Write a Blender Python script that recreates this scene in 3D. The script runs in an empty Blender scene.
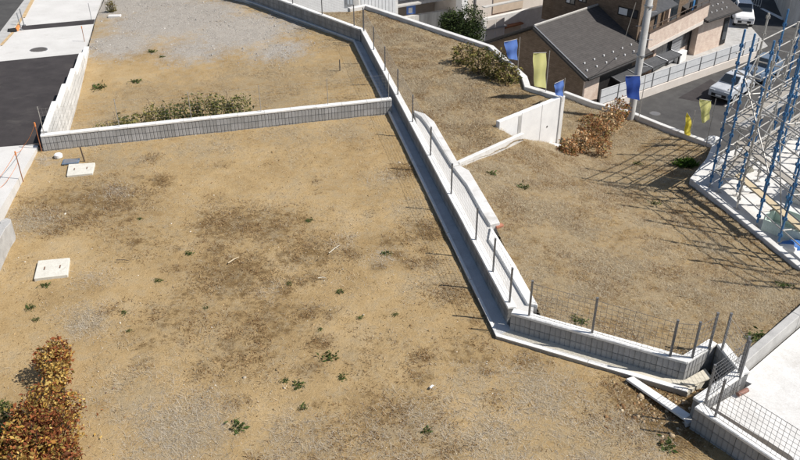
import bpy, bmesh, math, random
import numpy as np
from mathutils import Vector, Matrix
from mathutils.geometry import delaunay_2d_cdt

rnd = random.Random(7)
nr = np.random.default_rng(11)
R = math.radians
S = bpy.context.scene
C = S.collection

# ------------------------------------------------------------------ camera
F, PITCH, HCAM, CX, CY = 812.0, R(31.6), 10.0, 400.0, 230.0
cd = bpy.data.cameras.new('camera'); cam = bpy.data.objects.new('camera', cd); C.objects.link(cam)
cam.location = (0, 0, HCAM); cam.rotation_euler = (R(90) - PITCH, 0, 0)
cd.sensor_width = 36.0; cd.lens = 36.0 * F / 800.0; cd.clip_start = .1; cd.clip_end = 2000
S.camera = cam
# ------------------------------------------------------------------ sky, sun, exposure
SUN_EL, SUN_AZ = R(50), R(-11)          # azimuth measured from +x
sdir = Vector((math.cos(SUN_EL) * math.cos(SUN_AZ), math.cos(SUN_EL) * math.sin(SUN_AZ), math.sin(SUN_EL)))
W = bpy.data.worlds.new('World'); S.world = W; W.use_nodes = True
wn = W.node_tree.nodes; wl = W.node_tree.links
sky = wn.new('ShaderNodeTexSky'); sky.sky_type = 'NISHITA'; sky.sun_disc = False
sky.sun_elevation = SUN_EL; sky.sun_rotation = math.atan2(sdir.x, sdir.y)
wl.new(sky.outputs[0], wn['Background'].inputs[0]); wn['Background'].inputs[1].default_value = .07
sl = bpy.data.lights.new('sun', 'SUN'); sl.energy = 4.6; sl.angle = R(.53); sl.color = (1, .95, .88)
so = bpy.data.objects.new('sun', sl); C.objects.link(so); so.location = (20, -5, 40)
so.rotation_euler = sdir.to_track_quat('Z', 'Y').to_euler()
S.view_settings.view_transform = 'Standard'; S.view_settings.look = 'None'
S.view_settings.exposure = 0.36; S.view_settings.gamma = 1.0; S.view_settings.use_curve_mapping = False

# ------------------------------------------------------------------ pixel -> place
cp, sp = math.cos(PITCH), math.sin(PITCH)
def ray(x, y):
    u = (x - CX) / F; v = -(y - CY) / F
    return Vector((u, cp + v * sp, -sp + v * cp))
def P(x, y, z=0.0):
    d = ray(x, y); t = (z - HCAM) / d.z
    return Vector((d.x * t, d.y * t, z))
def P2(x, y, z=0.0):
    p = P(x, y, z); return Vector((p.x, p.y))
def Pf(x, y, zf):
    z = 0.0
    for _ in range(25):
        p = P(x, y, z); z = zf(p.x, p.y)
    return P(x, y, z)
def onplane(x, y, p0, n):
    d = ray(x, y); o = Vector((0, 0, HCAM))
    return o + d * ((p0 - o).dot(n) / d.dot(n))
def proj(p):
    qy, qz = p[1], p[2] - HCAM
    fw = qy * cp - qz * sp
    return CX + F * p[0] / fw, CY - F * (qy * sp + qz * cp) / fw

# ------------------------------------------------------------------ materials
def new_mat(name, rough=.85, spec=.25):
    m = bpy.data.materials.new(name); m.use_nodes = True
    b = m.node_tree.nodes['Principled BSDF']
    b.inputs['Roughness'].default_value = rough
    b.inputs['Specular IOR Level'].default_value = spec
    return m, m.node_tree.nodes, m.node_tree.links, b
def nz(n, l, scale, detail=4, rough=.6, coord='Object', stretch=None):
    tc = n.new('ShaderNodeTexCoord'); t = n.new('ShaderNodeTexNoise')
    t.inputs['Scale'].default_value = scale; t.inputs['Detail'].default_value = detail; t.inputs['Roughness'].default_value = rough
    if stretch:
        mp = n.new('ShaderNodeMapping'); mp.inputs['Scale'].default_value = stretch
        l.new(tc.outputs[coord], mp.inputs[0]); l.new(mp.outputs[0], t.inputs['Vector'])
    else:
        l.new(tc.outputs[coord], t.inputs['Vector'])
    return t.outputs['Fac']
def ramp(n, l, fac, stops):
    r = n.new('ShaderNodeValToRGB'); e = r.color_ramp.elements
    e[0].position, e[0].color = stops[0][0], (*stops[0][1], 1)
    e[1].position, e[1].color = stops[-1][0], (*stops[-1][1], 1)
    for p, c in stops[1:-1]:
        k = e.new(p); k.color = (*c, 1)
    l.new(fac, r.inputs[0]); return r.outputs[0]
def mix(n, l, fac, a, b, mode='MIX'):
    m = n.new('ShaderNodeMix'); m.data_type = 'RGBA'; m.blend_type = mode
    for k, s in ((0, fac), (6, a), (7, b)):
        if isinstance(s, (int, float)): m.inputs[k].default_value = s
        elif isinstance(s, tuple): m.inputs[k].default_value = (*s, 1)
        else: l.new(s, m.inputs[k])
    return m.outputs[2]
def mth(n, l, op, a, b=None, clamp=False):
    m = n.new('ShaderNodeMath'); m.operation = op; m.use_clamp = clamp
    for k, s in ((0, a), (1, b)):
        if s is None: continue
        if isinstance(s, (int, float)): m.inputs[k].default_value = s
        else: l.new(s, m.inputs[k])
    return m.outputs[0]
def bump(n, l, b, h, strength=.3, dist=.02):
    k = n.new('ShaderNodeBump'); k.inputs['Strength'].default_value = strength; k.inputs['Distance'].default_value = dist
    l.new(h, k.inputs['Height']); l.new(k.outputs[0], b.inputs['Normal'])
def attr(n, name):
    a = n.new('ShaderNodeAttribute'); a.attribute_name = name; return a.outputs['Fac']
M = {}
def speckled(key, c1, c2, scale=6, fine=60, rough=.85, bs=.25, dist=.006, stretch=None, spec=.25, coord='Object', metal=0, dirt=None):
    m, n, l, b = new_mat(key, rough, spec)
    a = nz(n, l, scale, 5, .65, coord, stretch); f = nz(n, l, fine, 3, .6, coord)
    col = ramp(n, l, a, [(.3, c1), (.7, c2)])
    col = mix(n, l, .35, col, ramp(n, l, f, [(.25, (.25, .25, .25)), (.75, (.8, .8, .8))]), 'OVERLAY')
    if dirt:
        d = nz(n, l, dirt[0], 6, .7, coord)
        col = mix(n, l, ramp(n, l, d, [(dirt[1], (0, 0, 0)), (dirt[1] + .18, (1, 1, 1))]), col, dirt[2])
    l.new(col, b.inputs['Base Color']); bump(n, l, b, f, bs, dist)
    b.inputs['Metallic'].default_value = metal
    M[key] = m; return m
speckled('concrete', (.34, .335, .325), (.46, .455, .44), 3, 70, dirt=(1.3, .57, (.25, .24, .22)))
speckled('concrete_white', (.52, .51, .49), (.66, .655, .64), 2.5, 50, dirt=(1.1, .58, (.40, .38, .345)))
speckled('coping', (.74, .735, .72), (.84, .835, .82), 4, 80, dirt=(2.2, .63, (.38, .37, .35)))
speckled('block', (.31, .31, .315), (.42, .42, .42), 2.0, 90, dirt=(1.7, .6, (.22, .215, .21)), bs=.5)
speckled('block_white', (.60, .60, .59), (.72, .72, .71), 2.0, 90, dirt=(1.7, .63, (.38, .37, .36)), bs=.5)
speckled('mortar', (.22, .22, .215), (.28, .28, .275), 8, 60)
speckled('gutter', (.46, .46, .455), (.58, .58, .57), 2.2, 50, dirt=(1.6, .58, (.30, .29, .27)))
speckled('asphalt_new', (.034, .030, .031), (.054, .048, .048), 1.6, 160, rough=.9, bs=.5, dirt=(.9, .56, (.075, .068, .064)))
speckled('asphalt', (.052, .05, .05), (.085, .083, .08), 1.2, 140, rough=.9, bs=.5)
speckled('pavement', (.50, .49, .47), (.60, .59, .57), .8, 60, dirt=(.7, .6, (.42, .41, .385)))
speckled('lid_concrete', (.52, .50, .44), (.64, .62, .55), 8, 70, dirt=(6, .6, (.40, .37, .31)))
speckled('slab_beige', (.50, .46, .38), (.60, .56, .47), 4, 60, dirt=(3, .6, (.36, .31, .24)))
speckled('steel', (.30, .31, .33), (.40, .41, .43), 12, 80, rough=.45, spec=.5, metal=.6)
speckled('steel_dark', (.15, .15, .155), (.22, .22, .225), 12, 80, rough=.5, spec=.5, metal=.4)
speckled('iron', (.09, .085, .08), (.14, .13, .125), 30, 120, rough=.7)
speckled('wood', (.42, .34, .22), (.56, .47, .33), 8, 80, stretch=(1, 14, 14))
speckled('wood_grey', (.27, .25, .22), (.36, .335, .30), 8, 80, stretch=(14, 1, 14))
speckled('rust', (.22, .08, .035), (.32, .15, .08), 20, 90)
speckled('blue_steel', (.02, .10, .26), (.05, .19, .38), 9, 60, rough=.5, spec=.5)
speckled('galv', (.34, .33, .31), (.48, .46, .43), 9, 60, rough=.5, spec=.5, metal=.3)
speckled('orange', (.60, .20, .06), (.72, .28, .10), 10, 60)
speckled('flag_blue', (.045, .10, .36), (.06, .13, .44), 6, 200, rough=.7)
speckled('flag_lightblue', (.13, .23, .56), (.17, .29, .64), 6, 200, rough=.7)
speckled('flag_yellow', (.58, .56, .20), (.66, .63, .26), 6, 200, rough=.7)
speckled('flag_bright', (.68, .58, .08), (.74, .64, .12), 6, 200, rough=.7)
speckled('white_paint', (.66, .66, .66), (.76, .76, .75), 3, 60, rough=.5)
speckled('grey_panel', (.48, .49, .50), (.58, .59, .60), 3, 60, rough=.5)
speckled('dark_trim', (.016, .015, .015), (.03, .028, .027), 5, 60, rough=.5)
speckled('brown_trim', (.07, .05, .04), (.10, .075, .06), 5, 60, rough=.5)
speckled('dark_steel_roof', (.05, .052, .056), (.08, .082, .086), 5, 60, rough=.5)
speckled('cream_wall', (.55, .50, .45), (.63, .58, .53), 2, 40, dirt=(.8, .6, (.45, .40, .35)))
speckled('pink_wall', (.50, .39, .32), (.60, .47, .39), 4, 40)
speckled('beige_wall', (.46, .38, .30), (.55, .46, .37), 2, 40)
speckled('streak_wall', (.33, .32, .30), (.62, .61, .58), 2.2, 40, stretch=(1, 1, .12))
speckled('tarp_blue', (.03, .12, .40), (.06, .20, .52), 5, 40, rough=.5)
speckled('white_bag', (.66, .66, .65), (.78, .78, .77), 8, 50)
speckled('red_brick', (.34, .14, .09), (.44, .20, .13), 10, 60)
speckled('pvc', (.20, .10, .075), (.26, .14, .11), 10, 60, rough=.5)
speckled('car_white', (.70, .70, .71), (.76, .76, .77), 2, 20, rough=.25, bs=0, spec=.5)
speckled('car_silver', (.42, .44, .47), (.50, .52, .55), 2, 20, rough=.3, bs=0, spec=.5)
speckled('rubber', (.02, .02, .02), (.03, .03, .03), 9, 60)
speckled('hill', (.12, .12, .10), (.20, .19, .16), .3, 8)
speckled('teal', (.46, .55, .50), (.56, .64, .60), 6, 40)
speckled('foundation', (.50, .49, .46), (.62, .61, .58), 2, 50, dirt=(1.5, .6, (.38, .36, .33)))
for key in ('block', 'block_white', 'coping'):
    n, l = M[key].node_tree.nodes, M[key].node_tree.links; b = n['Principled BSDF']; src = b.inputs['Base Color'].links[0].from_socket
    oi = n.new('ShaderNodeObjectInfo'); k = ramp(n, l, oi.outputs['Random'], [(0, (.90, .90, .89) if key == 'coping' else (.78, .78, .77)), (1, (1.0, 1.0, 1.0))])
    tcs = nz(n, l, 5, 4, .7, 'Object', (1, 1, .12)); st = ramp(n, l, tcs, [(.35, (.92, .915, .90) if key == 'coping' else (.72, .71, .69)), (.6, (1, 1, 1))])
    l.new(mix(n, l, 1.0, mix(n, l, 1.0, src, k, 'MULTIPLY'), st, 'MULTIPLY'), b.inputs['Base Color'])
def glass():
    m, n, l, b = new_mat('glass', .08, .6); b.inputs['Base Color'].default_value = (.03, .037, .045, 1); M['glass'] = m
    m, n, l, b = new_mat('curtain', .5, .4); b.inputs['Base Color'].default_value = (.42, .45, .48, 1); M['curtain'] = m
glass()
def tiles(key, c1, c2, mortar, bw, rh, gap, rot=0.0):
    m, n, l, b = new_mat(key, .8, .25)
    uv = n.new('ShaderNodeUVMap'); t = n.new('ShaderNodeTexBrick'); l.new(uv.outputs[0], t.inputs[0])
    t.inputs['Scale'].default_value = 1; t.inputs['Brick Width'].default_value = bw; t.inputs['Row Height'].default_value = rh
    t.inputs['Mortar Size'].default_value = gap
    t.inputs['Color1'].default_value = (*c1, 1); t.inputs['Color2'].default_value = (*c2, 1); t.inputs['Mortar'].default_value = (*mortar, 1)
    f = nz(n, l, 2.5, 5); col = mix(n, l, .6, t.outputs[0], ramp(n, l, f, [(.25, (.35, .35, .35)), (.75, (.65, .65, .65))]), 'OVERLAY')
    l.new(col, b.inputs['Base Color']); bump(n, l, b, t.outputs['Fac'], -.6, .01); M[key] = m
tiles('brick_tile', (.155, .11, .075), (.21, .15, .105), (.10, .08, .06), .24, .08, .006)
tiles('roof_slate', (.062, .057, .055), (.072, .066, .063), (.038, .035, .034), .9, .14, .010)
tiles('pink_tile', (.55, .44, .37), (.62, .51, .43), (.42, .34, .28), .24, .08, .004)

# vertex-coloured leaf / straw material
def attr_mat(key, rough=.8, trans=.25):
    m, n, l, b = new_mat(key, rough, .15)
    a = n.new('ShaderNodeAttribute'); a.attribute_name = 'Col'
    l.new(a.outputs['Color'], b.inputs['Base Color'])
    t = n.new('ShaderNodeBsdfTranslucent'); l.new(a.outputs['Color'], t.inputs[0])
    s = n.new('ShaderNodeMixShader'); s.inputs[0].default_value = trans
    o = n['Material Output']; l.new(b.outputs[0], s.inputs[1]); l.new(t.outputs[0], s.inputs[2]); l.new(s.outputs[0], o.inputs[0])
    M[key] = m
for key, c in (('flag_blue', (.07, .15, .50)), ('flag_lightblue', (.24, .40, .80)), ('flag_yellow', (.86, .84, .45)), ('flag_bright', (.88, .78, .16))):
    m, n, l, b = new_mat(key, .7, .2); f = nz(n, l, 9, 4)
    col = mix(n, l, .3, c, ramp(n, l, f, [(.3, (.35, .35, .35)), (.7, (.65, .65, .65))]), 'OVERLAY'); l.new(col, b.inputs['Base Color'])
    t = n.new('ShaderNodeBsdfTranslucent'); l.new(col, t.inputs[0]); sx = n.new('ShaderNodeMixShader'); sx.inputs[0].default_value = .6
    l.new(b.outputs[0], sx.inputs[1]); l.new(t.outputs[0], sx.inputs[2]); l.new(sx.outputs[0], n['Material Output'].inputs[0]); M[key] = m
attr_mat('leaf'); attr_mat('straw', .85, .15); attr_mat('stone', .9, 0)

# soil: base tan, attributes say where it is browner, greyer (gravel) or strawy
def soil_mat():
    m, n, l, b = new_mat('soil', .95, .1)
    big = nz(n, l, .55, 5, .6); mid = nz(n, l, 3.2, 6, .68); fine = nz(n, l, 22, 5, .7); grit = nz(n, l, 95, 3, .6)
    tan = ramp(n, l, mth(n, l, 'ADD', mth(n, l, 'MULTIPLY', big, .6), mth(n, l, 'MULTIPLY', mid, .4)), [(.34, (.28, .193, .094)), (.5, (.385, .275, .14)), (.66, (.465, .35, .2))])
    tan = mix(n, l, .5, tan, ramp(n, l, fine, [(.2, (.3, .3, .3)), (.8, (.74, .74, .74))]), 'OVERLAY')
    tan = mix(n, l, .35, tan, ramp(n, l, grit, [(.25, (.25, .25, .25)), (.75, (.78, .78, .78))]), 'OVERLAY')
    soft = mth(n, l, 'MULTIPLY', mth(n, l, 'MULTIPLY', attr(n, 'brown'), 1.0, True), ramp(n, l, mid, [(.35, (.35, .35, .35)), (.65, (.95, .95, .95))]))
    tan = mix(n, l, mth(n, l, 'MULTIPLY', soft, .9), tan, (.185, .13, .062))
    # brown dead growth, broken into small clumps
    clump = nz(n, l, 6.5, 6, .72)
    bs = mth(n, l, 'ADD', mth(n, l, 'MULTIPLY', attr(n, 'brown'), 1.0), mth(n, l, 'MULTIPLY', mth(n, l, 'SUBTRACT', clump, .56), 3.0))
    bs = mth(n, l, 'ADD', bs, mth(n, l, 'MULTIPLY', mth(n, l, 'SUBTRACT', fine, .5), 1.4))
    bf = ramp(n, l, mth(n, l, 'SUBTRACT', bs, .26), [(.0, (0, 0, 0)), (.40, (.9, .9, .9))])
    brown = ramp(n, l, grit, [(.3, (.095, .06, .026)), (.7, (.20, .13, .058))])
    col = mix(n, l, bf, tan, brown)
    # straw
    sf = mth(n, l, 'ADD', mth(n, l, 'MULTIPLY', attr(n, 'straw'), .55), mth(n, l, 'MULTIPLY', mth(n, l, 'SUBTRACT', mid, .5), 1.6))
    sf = mth(n, l, 'ADD', sf, mth(n, l, 'MULTIPLY', mth(n, l, 'SUBTRACT', fine, .5), 1.4))
    sfr = ramp(n, l, mth(n, l, 'SUBTRACT', sf, .12), [(.0, (0, 0, 0)), (.4, (.85, .85, .85))])
    straw = ramp(n, l, grit, [(.3, (.22, .165, .095)), (.7, (.42, .34, .22))])
    col = mix(n, l, sfr, col, straw)
    # grey gravel
    gs = mth(n, l, 'ADD', attr(n, 'gravel'), mth(n, l, 'ADD', mth(n, l, 'MULTIPLY', mth(n, l, 'SUBTRACT', mid, .5), 1.3), -.5))
    gs = mth(n, l, 'ADD', gs, mth(n, l, 'MULTIPLY', mth(n, l, 'SUBTRACT', fine, .5), 1.2))
    gfr = ramp(n, l, gs, [(0.0, (0, 0, 0)), (.55, (.9, .9, .9))])
    vt = n.new('ShaderNodeTexVoronoi'); vt.inputs['Scale'].default_value = 38
    tc = n.new('ShaderNodeTexCoord'); l.new(tc.outputs['Object'], vt.inputs['Vector'])
    sepc = n.new('ShaderNodeSeparateColor'); l.new(vt.outputs['Color'], sepc.inputs[0])
    grav = ramp(n, l, sepc.outputs[0], [(.0, (.27, .25, .225)), (.6, (.35, .33, .30)), (1, (.43, .405, .37))])
    col = mix(n, l, gfr, col, grav)
    l.new(col, b.inputs['Base Color'])
    h = mth(n, l, 'ADD', mth(n, l, 'MULTIPLY', fine, .7), mth(n, l, 'MULTIPLY', grit, .3))
    bump(n, l, b, h, .8, .04); M['soil'] = m
soil_mat()

# ------------------------------------------------------------------ mesh helpers
def mesh_obj(name, me, mat, parent=None, label=None, cat=None, group=None, kind=None):
    o = bpy.data.objects.new(name, me); C.objects.link(o)
    if mat is not None and not me.materials:
        me.materials.append(M[mat] if isinstance(mat, str) else mat)
    if parent is not None: o.parent = parent
    if label: o['label'] = label
    if cat: o['category'] = cat
    if group: o['group'] = group
    if kind: o['kind'] = kind
    return o
def thing(name, label, cat, loc=(0, 0, 0), group=None, rz=0):
    o = bpy.data.objects.new(name, None); C.objects.link(o); o.location = loc; o.rotation_euler = (0, 0, rz)
    o.empty_display_size = .2
    o['label'] = label; o['category'] = cat
    if group: o['group'] = group
    return o
def me_from(name, v, f):
    me = bpy.data.meshes.new(name); me.from_pydata([tuple(p) for p in v], [], f); me.update(); return me
class MB:
    def __init__(s): s.v = []; s.f = []; s.uv = {}
    def box(s, x0, x1, y0, y1, z0, z1, T=None):
        k = len(s.v)
        p = [Vector(q) for q in ((x0,y0,z0),(x1,y0,z0),(x1,y1,z0),(x0,y1,z0),(x0,y0,z1),(x1,y0,z1),(x1,y1,z1),(x0,y1,z1))]
        s.v += [T @ q for q in p] if T else p
        s.f += [tuple(k + i for i in q) for q in ((0,3,2,1),(4,5,6,7),(0,1,5,4),(1,2,6,5),(2,3,7,6),(3,0,4,7))]; return s
    def tube(s, a, b, r, n=8, r2=None, cap=True):
        a, b = Vector(a), Vector(b); d = b - a
        if d.length < 1e-6: return s
        q = d.to_track_quat('Z', 'Y'); k = len(s.v); r2 = r if r2 is None else r2
        for p, rr in ((a, r), (b, r2)):
            for i in range(n):
                t = 2 * math.pi * (i + .5) / n; s.v.append(p + q @ Vector((rr * math.cos(t), rr * math.sin(t), 0)))
        for i in range(n):
            j = (i + 1) % n; s.f.append((k + i, k + j, k + n + j, k + n + i))
        if cap: s.f += [tuple(k + i for i in reversed(range(n))), tuple(k + n + i for i in range(n))]
        return s
    def poly_prism(s, pts, z0, z1):           # pts ccw 2-D ; z0/z1 number or list
        k = len(s.v); n = len(pts)
        g = lambda z, i: z[i] if isinstance(z, (list, tuple)) else z
        s.v += [Vector((p[0], p[1], g(z0, i))) for i, p in enumerate(pts)] + [Vector((p[0], p[1], g(z1, i))) for i, p in enumerate(pts)]
        s.f.append(tuple(k + i for i in reversed(range(n)))); s.f.append(tuple(k + n + i for i in range(n)))
        for i in range(n):
            j = (i + 1) % n; s.f.append((k + i, k + j, k + n + j, k + n + i))
        return s
    def quad(s, a, b, c, d):
        k = len(s.v); s.v += [Vector(a), Vector(b), Vector(c), Vector(d)]; s.f.append((k, k + 1, k + 2, k + 3)); return s
    def mesh(s, name, bevel=0, smooth=False):
        me = me_from(name, s.v, s.f)
        bm = bmesh.new(); bm.from_mesh(me)
        bmesh.ops.recalc_face_normals(bm, faces=bm.faces)
        if bevel:
            ed = [e for e in bm.edges if len(e.link_faces) == 2 and e.calc_face_angle(0) > .5]
            bmesh.ops.bevel(bm, geom=ed, offset=bevel, segments=1, affect='EDGES', clamp_overlap=True)
        bm.to_mesh(me); bm.free()
        if smooth:
            for p in me.polygons: p.use_smooth = True
        return me
    def build(s, name, mat, parent=None, bevel=0, smooth=False, **kw):
        return mesh_obj(name, s.mesh(name, bevel, smooth), mat, parent, **kw)
def ccw(pts):
    a = sum(pts[i][0] * pts[(i+1) % len(pts)][1] - pts[(i+1) % len(pts)][0] * pts[i][1] for i in range(len(pts)))
    return list(pts) if a > 0 else list(reversed(pts))
def frame(A, d, z=0):                       # local x along d, y to its left
    return Matrix.Translation((A[0], A[1], z)) @ Matrix.Rotation(math.atan2(d[1], d[0]), 4, 'Z')
def box_uv(me, s=1.0):
    uv = me.uv_layers.new(name='UVMap')
    for p in me.polygons:
        n = p.normal
        t = Vector((-n.y, n.x, 0)); t = t.normalized() if t.length > .01 else Vector((1, 0, 0))
        u2 = n.cross(t)
        for li in p.loop_indices:
            co = me.vertices[me.loops[li].vertex_index].co
            uv.data[li].uv = (co.dot(t) * s, co.dot(u2) * s)

# value noise on arrays
_tab = nr.random((256, 256))
def vnoise(x, y, sc, seed=0):
    x = np.asarray(x) * sc + seed * 17.3 + 500; y = np.asarray(y) * sc + seed * 9.1 + 500
    xi = np.floor(x).astype(int); yi = np.floor(y).astype(int); fx = x - xi; fy = y - yi
    fx = fx * fx * (3 - 2 * fx); fy = fy * fy * (3 - 2 * fy)
    g = lambda a, b: _tab[a % 256, b % 256]
    return (g(xi, yi) * (1-fx) + g(xi+1, yi) * fx) * (1-fy) + (g(xi, yi+1) * (1-fx) + g(xi+1, yi+1) * fx) * fy
def fbm(x, y, sc, seed=0, o=4):
    t = 0; a = .5; w = 0
    for i in range(o): t = t + a * vnoise(x, y, sc * 2 ** i, seed + i); w += a; a *= .55
    return t / w
def inpoly(x, y, poly):
    x = np.asarray(x); y = np.asarray(y); ins = np.zeros(x.shape, bool); n = len(poly)
    for i in range(n):
        x1, y1 = poly[i][0], poly[i][1]; x2, y2 = poly[(i+1) % n][0], poly[(i+1) % n][1]
        c = ((y1 > y) != (y2 > y)) & (x < (x2 - x1) * (y - y1) / (y2 - y1 + 1e-12) + x1); ins ^= c
    return ins
class RBF:
    def __init__(s, pts):
        s.p = np.array([[p[0], p[1]] for p in pts]); z = np.array([p[2] for p in pts]); n = len(pts)
        d = np.linalg.norm(s.p[:, None] - s.p[None], axis=2)
        A = np.zeros((n+3, n+3)); A[:n, :n] = d; A[:n, n] = 1; A[:n, n+1:] = s.p; A[n, :n] = 1; A[n+1:, :n] = s.p.T
        A[:n, :n] -= np.eye(n) * .05
        s.w = np.linalg.solve(A, np.concatenate([z, [0, 0, 0]]))
    def __call__(s, x, y):
        x = np.asarray(x, float); y = np.asarray(y, float); n = len(s.p)
        d = np.sqrt((x[..., None] - s.p[:, 0]) ** 2 + (y[..., None] - s.p[:, 1]) ** 2)
        return d @ s.w[:n] + s.w[n] + s.w[n+1] * x + s.w[n+2] * y
def blobs(x, y, lst):
    t = np.zeros(np.shape(x))
    for (bx, by, r, wgt) in lst: t = np.maximum(t, wgt * np.exp(-((x - bx) ** 2 + (y - by) ** 2) / (r * r)))
    return t
def terrain(name, poly, zf, res, masks, rough=.02, seed=0):
    poly = ccw([Vector((p[0], p[1])) for p in poly]); xs = [p[0] for p in poly]; ys = [p[1] for p in poly]
    bv = []
    for i in range(len(poly)):
        a, b = poly[i], poly[(i+1) % len(poly)]; k = max(1, int((b - a).length / .35))
        bv += [a.lerp(b, t / k) for t in range(k)]
    gx, gy = np.meshgrid(np.arange(min(xs), max(xs), res), np.arange(min(ys), max(ys), res))
    gx = (gx + nr.uniform(-.3, .3, gx.shape) * res).ravel(); gy = (gy + nr.uniform(-.3, .3, gy.shape) * res).ravel()
    k = inpoly(gx, gy, poly); gx, gy = gx[k], gy[k]
    vs = bv + [Vector((a, b)) for a, b in zip(gx, gy)]
    out = delaunay_2d_cdt(vs, [], [list(range(len(bv)))], 1, 1e-5)
    v2 = np.array([[p.x, p.y] for p in out[0]])
    z = zf(v2[:, 0], v2[:, 1]) + rough * 2 * (fbm(v2[:, 0], v2[:, 1], 1.3, seed, 5) - .5) + rough * (nr.random(len(v2)) - .5)
    me = me_from(name, np.column_stack([v2, z]), [tuple(f) for f in out[2]])
    for p in me.polygons: p.use_smooth = True
    for an, fn in masks.items():
        a = me.attributes.new(an, 'FLOAT', 'POINT'); a.data.foreach_set('value', np.ascontiguousarray(fn(v2[:, 0], v2[:, 1]), dtype=np.float32))
    return mesh_obj(name, me, 'soil', kind='structure'), poly
def col_mesh(name, v, f, cols, mat, **kw):      # v (n,3), f (m,k), cols per face
    me = bpy.data.meshes.new(name); nv, nf, k = len(v), len(f), f.shape[1]
    me.vertices.add(nv); me.vertices.foreach_set('co', np.ascontiguousarray(v, dtype=np.float32).ravel())
    me.loops.add(nf * k); me.loops.foreach_set('vertex_index', np.ascontiguousarray(f, dtype=np.int32).ravel())
    me.polygons.add(nf); me.polygons.foreach_set('loop_start', np.arange(0, nf * k, k, dtype=np.int32)); me.polygons.foreach_set('loop_total', np.full(nf, k, dtype=np.int32))
    me.update(calc_edges=True)
    a = me.color_attributes.new('Col', 'FLOAT_COLOR', 'CORNER')
    c4 = np.ones((nf, k, 4), dtype=np.float32); c4[:, :, :3] = cols[:, None, :]
    a.data.foreach_set('color', c4.ravel())
    return mesh_obj(name, me, mat, **kw)
def pick(cols, n, jit=.15):
    cols = np.array(cols); c = cols[nr.integers(0, len(cols), n)]; return c * nr.uniform(1 - jit, 1 + jit, (n, 1))
def blades(x, y, z, L, w, lift, cols):
    n = len(x); a = nr.uniform(0, 2 * np.pi, n); l = nr.uniform(.5, 1.2, n) * L; ww = nr.uniform(.6, 1.3, n) * w; e = nr.uniform(0, 1, n) ** 1.5 * lift
    dx, dy = np.cos(a), np.sin(a)
    base = np.column_stack([x, y, z]); s = np.column_stack([-dy, dx, np.zeros(n)]) * ww[:, None] / 2
    tip = base + np.column_stack([dx * np.cos(e) * l, dy * np.cos(e) * l, np.sin(e) * l + .006]); base[:, 2] += .004
    v = np.empty((n, 3, 3)); v[:, 0] = base - s; v[:, 1] = base + s; v[:, 2] = tip
    return v.reshape(-1, 3), np.arange(3 * n).reshape(-1, 3)
STRAW = [(.46, .38, .26), (.38, .30, .19), (.52, .45, .33), (.31, .24, .15), (.25, .18, .105), (.42, .33, .20)]
GREYSTRAW = [(.44, .39, .31), (.36, .31, .24), (.52, .47, .39), (.30, .25, .19)]
BROWN = [(.20, .115, .05), (.15, .08, .035), (.27, .17, .08), (.12, .07, .035)]
GREEN = [(.05, .085, .02), (.075, .11, .03), (.10, .12, .04), (.14, .13, .05)]
def scatter(poly, n, dens, seed):
    xs = [p[0] for p in poly]; ys = [p[1] for p in poly]
    x = nr.uniform(min(xs), max(xs), n); y = nr.uniform(min(ys), max(ys), n)
    k = inpoly(x, y, poly); x, y = x[k], y[k]
    k = nr.random(len(x)) < dens(x, y); return x[k], y[k]

# ------------------------------------------------------------------ levels and lines of the site
ZC = .46                                         # top of the block walls
zroad = lambda x, y: .06 - .055 * (y - 20.7)     # road climbing toward the viewer
K1 = P2(511, 312.5, ZC); KF = P2(361, 29.5, ZC)  # fence wall, near corner and far bend (face towards the lot)
dK = (KF - K1).normalized(); nK = Vector((dK.y, -dK.x))      # nK points to the terrace side
KF = K1 + dK * (KF - K1).length
K0 = P2(262, -7, ZC)
dF = (K0 - KF).normalized(); nF = Vector((dF.y, -dF.x)); K0 = KF + dF * 9
K2 = P2(687, 362, ZC); dG = (K2 - K1).normalized(); nG = Vector((-dG.y, dG.x))
K3 = P2(717, 343, ZC); K4 = P2(742, 373, ZC)
X1 = P2(40, 135.5, ZC); X2 = P2(392.5, 98.7, ZC); dX = (X2 - X1).normalized(); nX = Vector((-dX.y, dX.x))
SW = P2(40, 133.5, ZC); dS = Vector((math.cos(R(102.4)), math.sin(R(102.4)))); nS = Vector((dS.y, -dS.x))
TH = .15
LIPW = .52                                       # gutter slab width from wall face
# main lot
Lp = [P2(382, 99, 0), P2(400, 140, 0), P2(456, 255, 0), P2(496, 336, 0), P2(690, 393, 0)]
pathA, dPath = P2(39, 147, 0), (P2(5, 215, 0) - P2(39, 147, 0)).normalized()
GE = P2(353, 41.5, -.08); G0 = P2(496, 336, .05); dGu = (GE - G0).normalized()      # outer edge of the gutter
gx_ = G0 + dGu * 11.6
main_poly = [X1 + nX * .05 - dX * .1, gx_ + nX * .1, G0 + Vector((.02, .02)), P2(692, 388, 0), Vector((5.9, 11.0)),
             P2(742, 385, 0), P2(700, 403, .0), P2(775, 462, .0), Vector((7.6, 6.2)), Vector((7.6, 3)), pathA + dPath * 17.5, pathA]
def zmain(x, y):
    x = np.asarray(x, float); y = np.asarray(y, float)
    dp = P2(672, 402, 0)
    return -.03 - .05 * np.exp(-((x - dp.x - .1) ** 2 + (y - dp.y) ** 2) / .5) + 0 * x
bw = lambda px, py, r, w, z=0: (*P2(px, py, z), r, w)
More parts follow.
